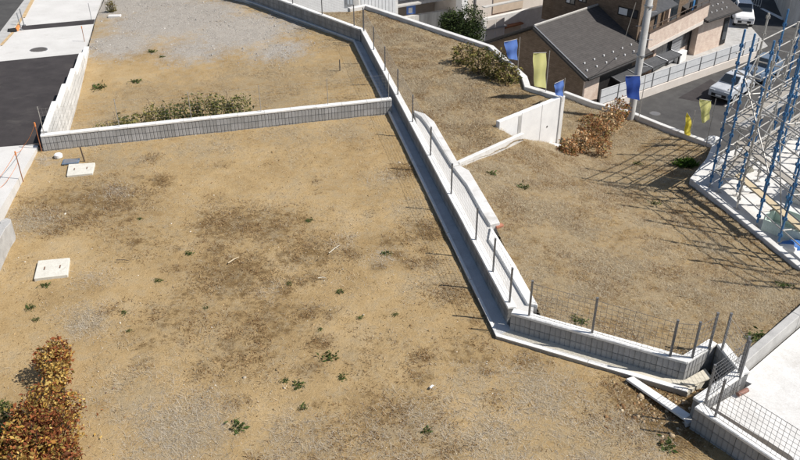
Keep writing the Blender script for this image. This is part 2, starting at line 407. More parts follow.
brownM = [bw(230, 225, .9, .9), bw(270, 225, .9, .85), bw(310, 250, .8, .75), bw(235, 275, 1.0, .9), bw(180, 320, 1.0, .6), bw(265, 320, 1.0, .7), bw(100, 200, 1.2, .9), bw(60, 205, 1.0, .7),
          bw(405, 170, .5, .75), bw(425, 230, .5, .9), bw(452, 290, .6, .8), bw(395, 420, .9, .7), bw(320, 440, .8, .6), bw(665, 407, 1.0, 1.4), bw(680, 430, .6, 1.2), bw(630, 395, .6, .9), bw(140, 240, .9, .5), bw(470, 350, .7, .6), bw(370, 350, .8, .45), bw(240, 350, .9, .6)]
strawM = [bw(110, 160, 1.6, .7), bw(200, 147, 1.2, .75), bw(290, 132, 1.2, .75), bw(350, 128, 1, .8), bw(415, 210, .8, .8), bw(440, 280, .9, .8), bw(180, 430, 1.0, .95), bw(130, 400, .8, .8), bw(540, 390, 1.0, .7),
          bw(600, 440, 1.2, .8), bw(420, 440, 1.1, .7), bw(300, 445, .8, .7), bw(30, 220, .9, .6), bw(85, 320, .7, .75), bw(470, 390, .9, .5), bw(500, 445, 1, .7), bw(380, 180, .7, .6)]
gravM = [bw(90, 318, .6, .55), bw(95, 275, .6, .5), bw(385, 255, .5, .6), bw(45, 160, .6, .7), bw(115, 190, .6, .6), bw(150, 440, .7, .5), bw(270, 290, .5, .45), bw(345, 240, .5, .4), bw(650, 440, .6, .5), bw(575, 405, .6, .4)]
for bx_, by_, sp_, n_, w_ in ((265, 240, 60, 26, .85), (95, 205, 45, 16, .85), (250, 320, 55, 18, .7), (430, 250, 26, 12, .85), (370, 430, 60, 14, .7), (170, 300, 70, 10, .5), (460, 340, 40, 8, .7), (560, 420, 60, 10, .55), (330, 200, 60, 8, .5)):
    for _ in range(n_): brownM.append(bw(bx_ + rnd.gauss(0, sp_), by_ + rnd.gauss(0, sp_ * .55), rnd.uniform(.12, .4), w_ * rnd.uniform(.7, 1.2)))
brownM = [(a, b, r * 1.2, w * .95) if r > .45 and w < 1.1 else (a, b, r, w) for a, b, r, w in brownM]
mb_ = lambda lst: (lambda x, y: blobs(x, y, lst))
dirt, main_p = terrain('dirt_lot', main_poly, zmain, .10, dict(brown=lambda x, y: np.maximum(blobs(x, y, brownM), .30 * fbm(x, y, .45, 77)), straw=lambda x, y: np.maximum(blobs(x, y, strawM), .42 * fbm(x, y, .6, 78)), gravel=mb_(gravM)), .02, 3)
# upper lot behind the cross wall
sw0 = SW + nS * .1
up_ctrl = [(*P2(382, 99, -.02), -.04), (*P2(352, 40, -.08), -.10), (-6.9, 35.4, -.2), (-10.5, 23.0, -.88), (-10.98, 25.7, -.84), (-11.43, 27.76, -.73), (-11.77, 29.3, -.62), (-12, 30.5, -.46), (-13.0, 35.4, -.62), (-5, 22.5, -.42), (-6, 28, -.42), (-14, 42, -1.0), (-6, 42, -.7)]
zup_ = RBF(up_ctrl); zup = lambda x, y: zup_(x, y)
up_poly = [X1 + nX * .05 + nS * .12, gx_ + Vector((.02, .0)), GE + Vector((.02, .02)), GE + dF * 12.9 + nF * .02, Vector((-15.2, 46)), Vector((-15.2, 44)), SW + dS * 15 - nS * .05, sw0 + dS * 10]
gravU = [(-9.5, 34, 3.6, 1.5), (-6.5, 32, 2.8, 1.4), (-4.6, 29.6, 1.7, 1.1), (-12, 38, 4.5, 1.5), (-11, 31.0, 2.0, 1.3), (-7.8, 30.2, 2.2, 1.1), (-4.5, 32.5, 1.8, 1.0)]
brownU = [(-7, 25.5, 1.6, .6), (-4, 25.5, 1.4, .6), (-2, 26, 1.0, .6), (-3, 28, 1, .4), (-9, 24.5, 1.2, .5), (-1.8, 24.5, .8, .7)]
strawU = [(-5, 27, 3, .75), (-9, 26, 2, .7), (-2.2, 27, 1.5, .85), (-2.5, 30, 1.2, .7), (-4, 31.8, 1.2, .7), (-9, 24, 2, .8), (-4, 24, 2, .8)]
upper, up_p = terrain('gravel_lot', up_poly, zup, .16, dict(brown=lambda x, y: np.maximum(blobs(x, y, brownU) * .85, .3 * fbm(x, y, .5, 79)), straw=mb_(strawU), gravel=mb_(gravU)), .03, 8)
# terrace and bank (right-hand side)
W1 = P2(500, 123, ZC); W2 = P2(562, 98, ZC); dW = (W2 - W1).normalized(); nW = Vector((dW.y, -dW.x))
ter_kerb = [(350, 8.5), (365, 5.6), (489, 46.5), (521, 76), (524.5, 86), (562, 97)]
TK = [P2(a, b, .52) for a, b in ter_kerb]
ZT = lambda t: .46
bmA, bmB = P(459.5, 164.5, .44), P(524, 137, -.12)
ter_ctrl = [(*(K1 + dK * 6 + nK * .2), .40), (*(K1 + dK * 11 + nK * .2), .40), (*(KF + nK * .3), .38), (*TK[1], .36), (*TK[2], .38), (*TK[4], .38), (*W2, .38), (*W1, .38), (*bmA.xy, .40), (*bmB.xy, -.2), (*bmA.xy.lerp(bmB.xy, .35), .18), (*bmA.xy.lerp(bmB.xy, .7), -.05), (*(bmA.xy.lerp(bmB.xy, .5) - nW * .5), .2), (*(bmA.xy.lerp(bmB.xy, .85) - nW * .35), .05), (*(KF + dF * 6), .38), (2, 27, .38), (1.5, 21.5, .40)]
zter_ = RBF(ter_ctrl); zter = lambda x, y: zter_(x, y)
ter_poly = [P2(446, 141, .46), P2(435, 124, .46), P2(424, 114, .46), P2(414, 111, .46), K1 + dK * 9.6 + nK * .1, KF + nK * .1, KF + dF * 3.2 + nF * .1, TK[0], TK[1], TK[2], TK[3], TK[4], W2 - nW * .1, W1 - nW * .1, bmB.xy + nW * .03, bmA.xy]
smask = dict(brown=lambda x, y: .34 + .8 * fbm(x, y, .5, 4), straw=lambda x, y: .35 + .7 * fbm(x, y, .8, 14), gravel=lambda x, y: 0 * x)
terr, ter_p = terrain('terrace_lot', ter_poly, zter, .14, smask, .03, 5)
K2r = [P(562.6, 94, -1.1), P(592, 105, -1.1), P(628, 114, -1.1), P(660, 127, -1.1), P(712, 146, -1.0)]
sk0, sk1 = P(690, 178, -.42), P(800, 268, -.15)
dSK = (sk1 - sk0).normalized(); sk2 = sk1 + dSK * 2.3
RW1 = P2(800, 316, ZC); dRW = (RW1 - P2(742, 366, ZC)).normalized(); RW0 = P2(742, 366, ZC); RW2 = RW0 + dRW * 4.4
bank_ctrl = [(*(K1 + dK * .3 + nK * .4), .40), (*(K1 + dG * 1.8 + nG * .3), .40), (*(K2 + nG * .3), .38), (*(K3 + Vector((.1, .2))), .38), (*RW1, .36), (*RW2, .3), (*(K1 + dK * 3 + nK * .8), .36), (*bmA.xy, .36), (*bmB.xy, -.22), (*bmA.xy.lerp(bmB.xy, .35), .12), (*bmA.xy.lerp(bmB.xy, .7), -.1),
             (*onplane(540, 141, Vector((*W1, 0)), Vector((*nW, 0))).xy, -.71), (*onplane(559, 145, Vector((*W1, 0)), Vector((*nW, 0))).xy, -1.16), (4.9, 20.2, -.62), (6.2, 22, -1.1)] + [(p.x, p.y, -1.2) for p in K2r[:4]] + [(K2r[4].x, K2r[4].y, -1.08), (sk0.x - .1, sk0.y, -.6), (sk1.x - .1, sk1.y, -.28), (3.6, 16.5, .18), (5.6, 16.5, .0), (5, 13, .33)]
zbank_ = RBF(bank_ctrl); zbank = lambda x, y: zbank_(x, y)
bank_poly = [P2(466, 170, .42), P2(495, 218, .42), P2(496, 226, .40), P2(510, 258, .40), P2(536, 303, .40), K1 + dG * .6 + nG * .1, K2 + nG * .08, K3 + Vector((.02, .08)), RW0 + Vector((-.1, .1)), RW1 + Vector((-.02, .06)), RW2, sk2.xy, sk0.xy + Vector((.05, -.02)), P2(706, 161, -.7), K2r[4].xy, K2r[3].xy, K2r[2].xy, K2r[1].xy, K2r[0].xy, W2 + dW * .12, W2 + nW * .04, W1 + dW * .7 + nW * .03, bmB.xy, bmA.xy]
bank, bank_p = terrain('bank_lot', bank_poly, zbank, .12, smask, .03, 6)

# ------------------------------------------------------------------ ground of the lower street, road, pavement, slabs
KS = 1.182                     # the lower street and its houses, sized from storey and car heights
ZG = 10 - 17.3 * KS
Qz = lambda z: 10 - (10 - z) * KS
g = MB().box(-400, 500, -200, 700, ZG - 1, ZG - .012).build('ground', 'hill', kind='structure')
# fill under the terraces so no gap shows from the side
MB().poly_prism(ccw([Vector((-60, -30)), Vector((7.5, -30)), Vector((7.5, 9)), Vector((7.2, 12)), Vector((5.6, 18)), Vector((4.2, 23)), Vector((-3.4, 33)), Vector((-7.5, 40)), Vector((-9, 52)), Vector((-60, 60))]), ZG, -1.9).build('hillside', 'hill', kind='structure')
def slab(name, pts, zf, th, mat, off=0.0, **kw):
    pts = ccw(pts); zt = [float(zf(p[0], p[1])) + off for p in pts]
    return MB().poly_prism(pts, [z - th for z in zt], zt).build(name, mat, **kw)
Rp = lambda x, y: Pf(x, y, zroad).xy
pv = [pathA + dPath * 14, pathA + dPath * .0, SW - nS * .02, SW + dS * 10 - nS * .02, Rp(88, 42), Rp(101.5, 0), Rp(101.5, 0) + dS * 14]
kin = [Rp(1, 46), Rp(14, 32), Rp(33.7, 0)]
dKn = (kin[2] - kin[0]).normalized(); dL = -dKn
kinE = [kin[2] + dKn * 14]
pave_poly = pv + kinE + [kin[2], kin[0], kin[0] + dL * 6, kin[0] + dL * 6 + Vector((-.5, -20))]
slab('pavement', pave_poly, zroad, .5, 'pavement', kind='structure')
# asphalt driveway and patch laid on the pavement
slab('driveway_asphalt', [Rp(-60, 68), Rp(0, 61.5), Rp(79.8, 53.6), SW + dS * 8.6 - nS * .03, SW - nS * .03, Rp(32, 144.5), Rp(0, 147), Rp(-80, 153)], zroad, .05, 'asphalt_new', .005, kind='structure')
slab('asphalt_patch', [Rp(22, 26), Rp(95, 19.3), Rp(93.5, 24), Rp(20.6, 30.3)], zroad, .05, 'asphalt_new', .005, kind='structure')
kw_ = Vector((-dKn.y, dKn.x)) * .42
slab('kerb', [kin[0] + dL * 8, kin[2] + dKn * 14, kin[2] + dKn * 14 + kw_, kin[0] + dL * 8 + kw_], zroad, .5, 'concrete', .03, kind='structure')
slab('road', [kin[0] + dL * 8 + kw_ * .98, kin[2] + dKn * 14 + kw_ * .98, kin[2] + dKn * 14 + kw_ * 16, kin[0] + dL * 8 + kw_ * 16], zroad, .5, 'asphalt', -.02, kind='structure')
speckled('mud', (.40, .27, .13), (.55, .42, .26), 5, 60)
for i, (a, b) in enumerate((((33, 0), (23.5, 18)), ((22.5, 18), (15, 31)), ((13, 33), (1, 46)))):
    A, B = Rp(*a), Rp(*b); n_ = Vector((-(B - A).y, (B - A).x)).normalized() * (.055 if i else .08)
    slab('mud_stain', [A - n_, B - n_, B + n_, A + n_], zroad, .006, 'mud', .036, kind='structure')
# lit concrete drive at the right
zdr = lambda x, y: .19
slab('concrete_driveway', [RW0 + Vector((.03, -.03)), RW2 + Vector((.05, -.05)), RW2 + Vector((6, -3)), Vector((13, 3)), Vector((7.7, 3)), P2(790, 455, .19), P2(712, 407, .19), P2(752, 384, .19)], zdr, 1.2, 'concrete_white', kind='structure')

# ------------------------------------------------------------------ block walls
def block_mesh(length, th, h):
    v2 = []; gz = .013; L = length
    n = max(1, round(L / .1))
    def side(y, s):
        pts = [(0, y)]
        for i in range(1, n):
            x = L * i / n; pts += [(x - .015, y), (x, y - s * gz), (x + .015, y)]
        pts.append((L, y)); return pts
    a = side(-th / 2, -1); b = side(th / 2, 1); poly = a + b[::-1]; k = len(poly)
    v = [(x, y, 0) for x, y in poly] + [(x, y, h) for x, y in poly]
    f = [(i, (i+1) % k, k + (i+1) % k, k + i) for i in range(k)]
    return me_from('block', v, f)
_bm = {}
def bmesh_for(L, th, h, mat):
    key = (round(L, 2), th, h, mat)
    if key not in _bm:
        me = block_mesh(key[0], th, h); me.materials.append(M[mat]); _bm[key] = me
    return _bm[key]
def cap_mesh(L, th, h, mat):
    key = ('cap', round(L, 2), th, h, mat)
    if key not in _bm:
        me = MB().box(0, key[1], -th/2, th/2, 0, h).mesh('coping', bevel=.008); me.materials.append(M[mat]); _bm[key] = me
    return _bm[key]
def block_wall(name, label, segs, mat='block', capmat='coping', th=TH, caph=.06, caplen=.8, over=.012):
    """segs: list of (A, B, side(+1 = thickness to the left of A->B), ztop, zbottom)"""
    A0 = segs[0][0]; root = thing(name, label, 'wall', (A0[0], A0[1], segs[0][4]))
    inv = Matrix.Translation((-A0[0], -A0[1], -segs[0][4]))
    for A, B, side, zt, zb in segs:
        A = Vector(A); B = Vector(B); d = (B - A).normalized(); L = (B - A).length; n = Vector((-d.y, d.x)) * side
        T = inv @ frame(A + n * th / 2, d)
        core = MB().box(.01, L - .01, -th/2 + .016, th/2 - .016, zb, zt - caph + .001); 
        o = mesh_obj('mortar_core', core.mesh('mortar_core'), 'mortar', root); o.matrix_local = T
        z1 = zt - caph; zz = z1 - .2
        while zz > zb - .19:
            x = 0
            while x < L - .02:
                l = min(.395, L - x)
                if l > .03:
                    o = mesh_obj('block', bmesh_for(l - .006, th, .189, mat), None, root)
                    o.matrix_local = T @ Matrix.Translation((x + .002, rnd.uniform(-.002, .002), zz + .005))
                x += .399
            zz -= .2
        nC = max(1, round(L / caplen)); cl = L / nC
        for i in range(nC):
            o = mesh_obj('coping', cap_mesh(cl - .004, th + over * 2, caph, capmat), None, root)
            o.matrix_local = T @ Matrix.Translation((i * cl + .002, rnd.uniform(-.002, .002), z1 + rnd.uniform(0, .003)))
    return root
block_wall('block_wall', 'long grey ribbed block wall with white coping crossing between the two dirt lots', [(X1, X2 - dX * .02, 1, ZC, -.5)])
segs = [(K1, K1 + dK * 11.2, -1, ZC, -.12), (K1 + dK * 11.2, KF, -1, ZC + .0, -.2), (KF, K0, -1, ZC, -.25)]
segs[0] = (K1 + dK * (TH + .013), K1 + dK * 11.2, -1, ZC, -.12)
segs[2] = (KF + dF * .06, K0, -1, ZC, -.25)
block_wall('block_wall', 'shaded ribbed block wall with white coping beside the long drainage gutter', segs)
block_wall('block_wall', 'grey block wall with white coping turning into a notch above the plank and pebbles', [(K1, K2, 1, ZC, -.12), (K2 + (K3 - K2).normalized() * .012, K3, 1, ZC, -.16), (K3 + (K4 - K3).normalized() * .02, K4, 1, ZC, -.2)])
LW0, LW1, LW2 = P2(744, 373.5, .46), P2(695, 406.5, .46), P2(775, 460, .46)
dLW = (LW2 - LW1).normalized(); LW3 = LW1 + dLW * 4.2
block_wall('block_wall', 'white topped block wall carrying mesh fence beside the white concrete driveway', [(LW0, LW1 + (LW0 - LW1).normalized() * .165, -1, .46, -.25), (LW1, LW3, 1, .46, -.25)])
# stepped wall on the left
tops = [(0, 2.36, .46), (2.36, 4.35, .26), (4.35, 6.33, .06), (6.33, 8.55, -.14), (8.55, 9.85, -.34)]
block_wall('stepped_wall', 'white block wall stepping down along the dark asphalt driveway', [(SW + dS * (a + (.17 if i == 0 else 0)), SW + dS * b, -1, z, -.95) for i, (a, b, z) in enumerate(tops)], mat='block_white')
# retaining wall with smooth concrete beside the driveway on the right
def strip_wall(name, label, pts, ztop, zbot, th, mat, cat='wall', side=1, cap=None, segl=2.0, bevel=.012, group=None):
    """poured wall: panels along a polyline, each panel a part; pts 2-D; ztop list or number"""
    root = thing(name, label, cat, (pts[0][0], pts[0][1], zbot), group)
    inv = Matrix.Translation((-pts[0][0], -pts[0][1], -zbot))
    zt = ztop if isinstance(ztop, (list, tuple)) else [ztop] * len(pts)
    nrm = []
    for i in range(len(pts)):
        a = Vector(pts[max(0, i-1)]); b = Vector(pts[i]); c = Vector(pts[min(len(pts)-1, i+1)])
        d1 = (b - a).normalized() if (b - a).length > 0 else None; d2 = (c - b).normalized() if (c - b).length > 0 else None
        d1 = d1 or d2; d2 = d2 or d1
        d = (d1 + d2).normalized(); n = Vector((-d.y, d.x)) * side; k = max(.5, n.dot(Vector((-d1.y, d1.x)) * side)); nrm.append(n / k)
    for i in range(len(pts) - 1):
        a, b = Vector(pts[i]), Vector(pts[i+1]); L = (b - a).length; k = max(1, round(L / segl))
        for j in range(k):
            t0, t1 = j / k, (j + 1) / k
            e0 = .004 / L if j > 0 else 0; e1 = .004 / L if j < k - 1 else 0
            q0, q1 = a.lerp(b, t0 + e0), a.lerp(b, t1 - e1); n0, n1 = nrm[i].lerp(nrm[i+1], t0), nrm[i].lerp(nrm[i+1], t1)
            z0, z1 = zt[i] + (zt[i+1] - zt[i]) * t0, zt[i] + (zt[i+1] - zt[i]) * t1
            poly = [q0, q1, q1 + n1 * th, q0 + n0 * th]; zl = [z0, z1, z1, z0]
            if side < 0: poly = poly[::-1]; zl = zl[::-1]
            m = MB().poly_prism(poly, zbot, zl); m.v = [inv @ p for p in m.v]
            m.build('wall_panel', mat, root, bevel=bevel)
    return root
strip_wall('retaining_wall', 'low smooth concrete wall between the dry grass and the white driveway', [RW0, RW1, RW2], .47, -.3, .16, 'concrete', side=1, segl=2.0)
strip_wall('terrace_kerb', 'long white concrete kerb around the raised dry grass terrace', TK[:], [.52, .52, .52, .52, .50, .50], ZG, .2, 'concrete_white', 'kerb', side=1, segl=3.0)
strip_wall('bank_kerb', 'white concrete kerb at the foot of the grass bank beside the lower street', [p.xy for p in K2r], [-1.02, -1.02, -1.02, -1.02, -.95], ZG, .17, 'concrete_white', 'kerb', side=1, segl=2.5)
strip_wall('foundation_kerb', 'white concrete edging with shaded side below the blue scaffold', [K2r[4].xy, P2(706, 161, -.7), sk0.xy, sk1.xy, sk2.xy], [-.95, -.6, sk0.z, sk1.z, sk1.z + .2], ZG, .17, 'concrete_white', 'kerb', side=1, segl=2.5)
# white retaining wall panel that shows a bright triangular face
rw = strip_wall('white_retaining_wall', 'tall bright white panelled retaining wall at the end of the terrace', [W1 - dW * .02, W1 + dW * .95, W2], .50, -1.6, .14, 'white_paint', side=1, segl=.9)
o = MB().box(.80, .93, -.008, 0, -.15, .44, frame(W1, dW)); o.v = [p - Vector((W1.x - dW.x * .02, W1.y - dW.y * .02, -1.6)) for p in o.v]; o.build('grey_joint_strip', 'concrete', rw)
for k, (px, py) in enumerate(((547, 126.5),)):
    q = onplane(px, py, Vector((*W1, 0)), Vector((*nW, 0))); b0 = Vector((*(W1 - dW * .02), -1.6)); nn = Vector((*nW, 0))
    MB().tube(q + nn * .012 - b0, q - nn * .05 - b0, .03, 10).build('drain_hole', 'iron', rw)
strip_wall('concrete_beam', 'sloping white concrete beam running from the fence wall to the white retaining wall', [bmA.xy, bmB.xy], [.50, .0], -.5, .12, 'concrete_white', 'beam', side=1, segl=4)
# second stepped wall on the terrace side of the fence wall, with a pale apron
def capseg(name, label, left, right, zt, zb, mat):
    pts = [P2(*p, zt) for p in left] + [P2(*p, zt) for p in reversed(right)]
    pts = ccw(pts); c = pts[0]; root = thing(name, label, 'wall', (c[0], c[1], zb))
    m = MB().poly_prism(pts, zb, zt); m.v = [p - Vector((c[0], c[1], zb)) for p in m.v]; m.build('wall_body', mat, root, bevel=.012)
capseg('inner_kerb', 'narrow white kerb curving out from the fence wall where the grass strip begins', [(414, 112), (421, 116.5), (427, 124.5), (452.5, 166)], [(414, 110), (425, 113.5), (434, 121), (459, 164)], .50, -.2, 'concrete_white')
capseg('inner_kerb', 'broad white kerb on the grass edge with red brick under its end', [(453, 167), (466.5, 184), (482, 212), (490, 224.5)], [(459.4, 165), (469, 170), (497, 217), (500, 222.5)], .49, -.2, 'concrete_white')
capseg('inner_kerb', 'mottled block kerb meeting the fence wall at the corner of the gutter', [(488.5, 239), (499, 255), (527, 303)], [(491, 226), (513, 261), (538, 305)], .48, -.2, 'coping')
ap = [K1 + dK * .2 + nK * .14, K1 + dK * 8.6 + nK * .14, P2(414, 112, .41), P2(433, 128, .41), P2(459, 170, .41), P2(492, 228, .41), P2(516, 266, .41), P2(534, 301, .41), K1 + dG * .4 + nG * .13]
MB().poly_prism(ccw(ap), -.2, .41).build('concrete_apron', 'pavement', kind='structure')
br = thing('loose_brick', 'red broken brick under the end of the broad white kerb', 'brick', P(499, 227, .36))
MB().box(-.1, .1, -.05, .05, 0, .06, Matrix.Rotation(.5, 4, 'Z')).build('brick_body', 'red_brick', br, bevel=.008)

# gutter slab beside the fence wall
def gutter():
    lipz = .05
    outer = [K1 + dK * (KF - K1).length - nK * LIPW, K1 - nK * LIPW]
    # main run
    A = K1 - nK * LIPW; Lr = (KF - K1).length
    k1o = P2(496, 336, lipz); k2o = P2(688, 392, lipz)
    flo = [Lp_ for Lp_ in (k1o, K1 + Vector((.0, -.0)), KF, P2(352, 40, -.04))]
    fz = lambda x, y: .04 - .012 * max(0, (Vector((x, y)) - K1).dot(dK) - 11.4)
    slab('gutter_floor', [k1o, K1 + nK * .03, KF + nK * .03, P2(353, 41.5, -.08)], fz, .35, 'gutter', kind='structure')
    slab('gutter_floor', [P2(353, 41.5, -.08), KF + nF * .03, K0 + nF * .03, P2(353, 41.5, -.08) + dF * 9], fz, .35, 'gutter', kind='structure')
    slab('gutter_floor', [k1o, K1, K2, P2(712, 375, .03), k2o], lambda x, y: .033, .35, 'slab_beige', kind='structure')
    def lip(a, b, n, w=.07, up=.022):
        a, b = Vector(a), Vector(b); k = max(1, round((b - a).length / 2)); cut = []
        for i in range(k):
            p, q = a.lerp(b, i / k), a.lerp(b, (i+1) / k - .003)
            slab('gutter_lip', [p, q, q + n * w, p + n * w], fz, .36, 'coping', up, kind='structure')
    e = P2(353, 41.5, -.08)
    nL = Vector((dGu.y, -dGu.x)); lip(G0, gx_, nL, .06); lip(gx_ + dGu * .2, e, nL, .06)
    lip(e, e + dF * 9, nF, .09)
    lip(k1o, k2o, Vector((-dG.y, dG.x)), .10, .012)
gutter()
MB().poly_prism(ccw([P2(681, 382.5, .05), P2(705, 369, .05), P2(712, 378, .05), P2(690, 387, .05)]), .036, .062).build('cover_plate', 'slab_beige', label='flat beige cover slab at the mouth of the notch', cat='slab')
pl = [P2(626, 379, .04), P2(633, 376.5, .04), P2(691, 417, .0), P2(684, 421, .0)]
MB().poly_prism(ccw(pl), [-.0] * 4, .05).build('plank', 'coping', bevel=.006, label='narrow pale concrete plank lying on brown soil beside the drain notch', cat='plank')
MB().poly_prism(ccw([P2(684, 421, .0), P2(691, 417.5, .0), P2(692, 424, 0), P2(686, 426, 0)]), -.05, .05).build('drain_box', 'concrete', bevel=.01, label='small grey concrete drain stub at the foot of the fence wall', cat='drain')
pc = P(745, 391, .25); dpp = Vector((.8, .45, 0)).normalized()
pr = thing('drain_pipe', 'short reddish brown drain pipe poking out above the white driveway', 'pipe', pc)
m = MB(); m.tube(-dpp * .18, dpp * .06, .042, 14); m.build('pipe_body', 'pvc', pr); MB().tube(dpp * .06, dpp * .064, .034, 14).build('pipe_mouth', 'rubber', pr)

# ------------------------------------------------------------------ mesh fences
def fence(name, label, pts, zb, h=.80, cell=.1, post_r=.019, wire=.0021, group=None, wmat='galv', pmat='steel_dark'):
    root = thing(name, label, 'fence', (pts[0][0], pts[0][1], zb), group)
    o0 = Vector((pts[0][0], pts[0][1], zb))
    L = [Vector((p[0], p[1], zb)) - o0 for p in pts]
    for p in L:
        m = MB(); m.box(p.x - post_r, p.x + post_r, p.y - post_r, p.y + post_r, -.03, h); po = m.build('post', pmat, root, bevel=.004)
        c = MB(); c.box(p.x - post_r - .003, p.x + post_r + .003, p.y - post_r - .003, p.y + post_r + .003, h, h + .012); c.build('post_cap', pmat, po)
    for a, b in zip(L, L[1:]):
        d = b - a; n = max(1, round(d.length / cell)); m = MB(); off = Vector((-d.y, d.x, 0)).normalized() * -.028
        for i in range(1, n):
            q = a + d * (i / n) + off; m.tube(q + Vector((0, 0, .04)), q + Vector((0, 0, h - .03)), wire, 4, cap=False)
        k = max(2, round((h - .08) / cell))
        for i in range(k + 1):
            z = Vector((0, 0, .045 + (h - .085) * i / k)); m.tube(a + off + z, b + off + z, wire * (1.5 if i in (0, k) else 1), 4, cap=False)
        m.build('mesh_panel', wmat, root)
    return root
onK = lambda y: K1 + dK * ((onplane(511, y, Vector((0, P(470, y, ZC).y, 0)), Vector((0, 1, 0))).y - K1.y) / dK.y) + nK * .075
kp = [K1 + dK * .32 + nK * .075] + [onK(y) for y in (272, 240, 194, 155.5, 122)]
s = (kp[-1] - K1).dot(dK) + 2.1
while s < (KF - K1).length - .2:
    kp.append(K1 + dK * s + nK * .075); s += 2.1
kp.append(KF + dK * .02 + nK * .09)
fence('mesh_fence', 'long grey wire mesh fence standing on the shaded wall beside the gutter', kp, ZC)
fence('mesh_fence', 'wire mesh fence on the wall bend at the far end of the terrace', [KF + dF * s_ + nF * .075 for s_ in (.5, 2.5, 4.5, 6.5, 8.5)], ZC, wire=.002)
fence('mesh_fence', 'wire mesh fence on the grey wall above the plank, turning round the notch', [P2(529, 315.5, ZC), P2(592, 333, ZC), P2(670, 356, ZC), P2(692, 358, ZC), P2(709, 348.5, ZC)], ZC, wire=.0026, wmat='steel_dark')
fence('mesh_fence', 'short mesh fence spanning the open end of the drain notch', [P2(722, 349, ZC), P2(739, 373, ZC)], ZC, wire=.002)
fence('mesh_fence', 'dark wire mesh fence beside the bright white driveway', [P2(740, 377, ZC), P2(705.5, 402, ZC), P2(715, 417, ZC), P2(715, 417, ZC) + dLW * 2.0, P2(715, 417, ZC) + dLW * 4], ZC, cell=.085, wire=.003, post_r=.017, wmat='steel_dark')
nfx = [X1 + dX * (.10 + 2.0 * i) + nX * .075 for i in range(5)] + [X1 + dX * ((X2 - X1).length - .1) + nX * .075]
fence('mesh_fence', 'thin wire mesh fence on the coping of the wall between the dirt lots', nfx, ZC, wire=.0012, post_r=.009, pmat='galv')
#PART2
# ------------------------------------------------------------------ scattered ground cover
def straw_obj(name, label, poly, n, dens, zf, L, w, lift, cols, seed, cat):
    x, y = scatter(poly, n, dens, seed); z = zf(x, y)
    v, f = blades(x, y, z, L, w, lift, cols); c = pick(cols, len(x), .2)
    col_mesh(name, v, f, c, 'straw', label=label, cat=cat, kind='stuff')
STRAW2 = STRAW + [(.50, .43, .31), (.54, .475, .36), (.44, .37, .26), (.36, .29, .18)]
sg = lambda t: 1 / (1 + np.exp(-t))
patch = lambda x, y, s, sc=1.1, th=.5, k=22: sg((fbm(x, y, sc, s, 5) - th) * k)
straw_obj('dry_grass', 'flattened dry straw grass covering the terrace', ter_p, 520000, lambda x, y: .10 + .9 * patch(x, y, 21, 1.5, .50) * (.4 + .6 * patch(x, y, 23, .5, .45)), zter, .11, .007, .6, STRAW2, 1, 'grass')
straw_obj('dry_grass', 'flattened dry straw grass covering the bank with scaffold shadows', bank_p, 560000, lambda x, y: .10 + .9 * patch(x, y, 31, 1.5, .52) * (.4 + .6 * patch(x, y, 33, .5, .45)), zbank, .10, .006, .6, STRAW2, 2, 'grass')
straw_obj('brown_weeds', 'dead brown weeds among the straw of the right-hand lots', [*bank_p], 150000, lambda x, y: patch(x, y, 41, 1.4, .55), zbank, .07, .009, .9, BROWN + [(.30, .21, .12)], 3, 'weeds')
straw_obj('brown_weeds', 'dead brown weeds scattered through the terrace straw', [*ter_p], 150000, lambda x, y: patch(x, y, 43, 1.4, .55), zter, .08, .010, .9, BROWN + [(.30, .21, .12)], 3, 'weeds')
vis = [Vector((-12, 21)), Vector((6.2, 21)), Vector((6.2, 8.2)), Vector((-8.5, 8.2))]
straw_obj('straw_litter', 'pale straw litter lying on the near dirt lot', main_p, 520000, lambda x, y: np.clip(blobs(x, y, strawM) * 1.2 - .22, 0, 1) * patch(x, y, 51, 1.6, .47) * .85 + .13 * patch(x, y, 52, 1.2, .5), zmain, .13, .0055, .6, STRAW2 + GREYSTRAW, 4, 'straw')
straw_obj('grey_straw', 'greyish dead stems matted on the near dirt lot', main_p, 520000, lambda x, y: np.clip(blobs(x, y, strawM[6:] + gravM) * 1.7 - .25, 0, 1) * patch(x, y, 57, 1.6, .46), zmain, .16, .0045, .65, GREYSTRAW + [(.54, .49, .40), (.58, .53, .44), (.50, .44, .34)], 5, 'straw')
straw_obj('brown_weeds', 'dead rust brown weeds in patches on the near dirt lot', main_p, 480000, lambda x, y: np.clip(blobs(x, y, brownM) * 1.5 - .22, 0, 1) * patch(x, y, 61, 2.3, .48) * 1.0 + .025 * patch(x, y, 66, 1.5, .55), zmain, .07, .012, 1.0, BROWN + [(.33, .22, .11), (.40, .29, .16)], 6, 'weeds')
straw_obj('straw_litter', 'dry straw and weeds on the lot behind the cross wall', up_p, 420000, lambda x, y: np.clip(blobs(x, y, strawU) * 1.2 - .3, 0, 1) * patch(x, y, 71, 1.2, .47), zup, .13, .008, .6, STRAW + [(.27, .17, .08)], 7, 'straw')
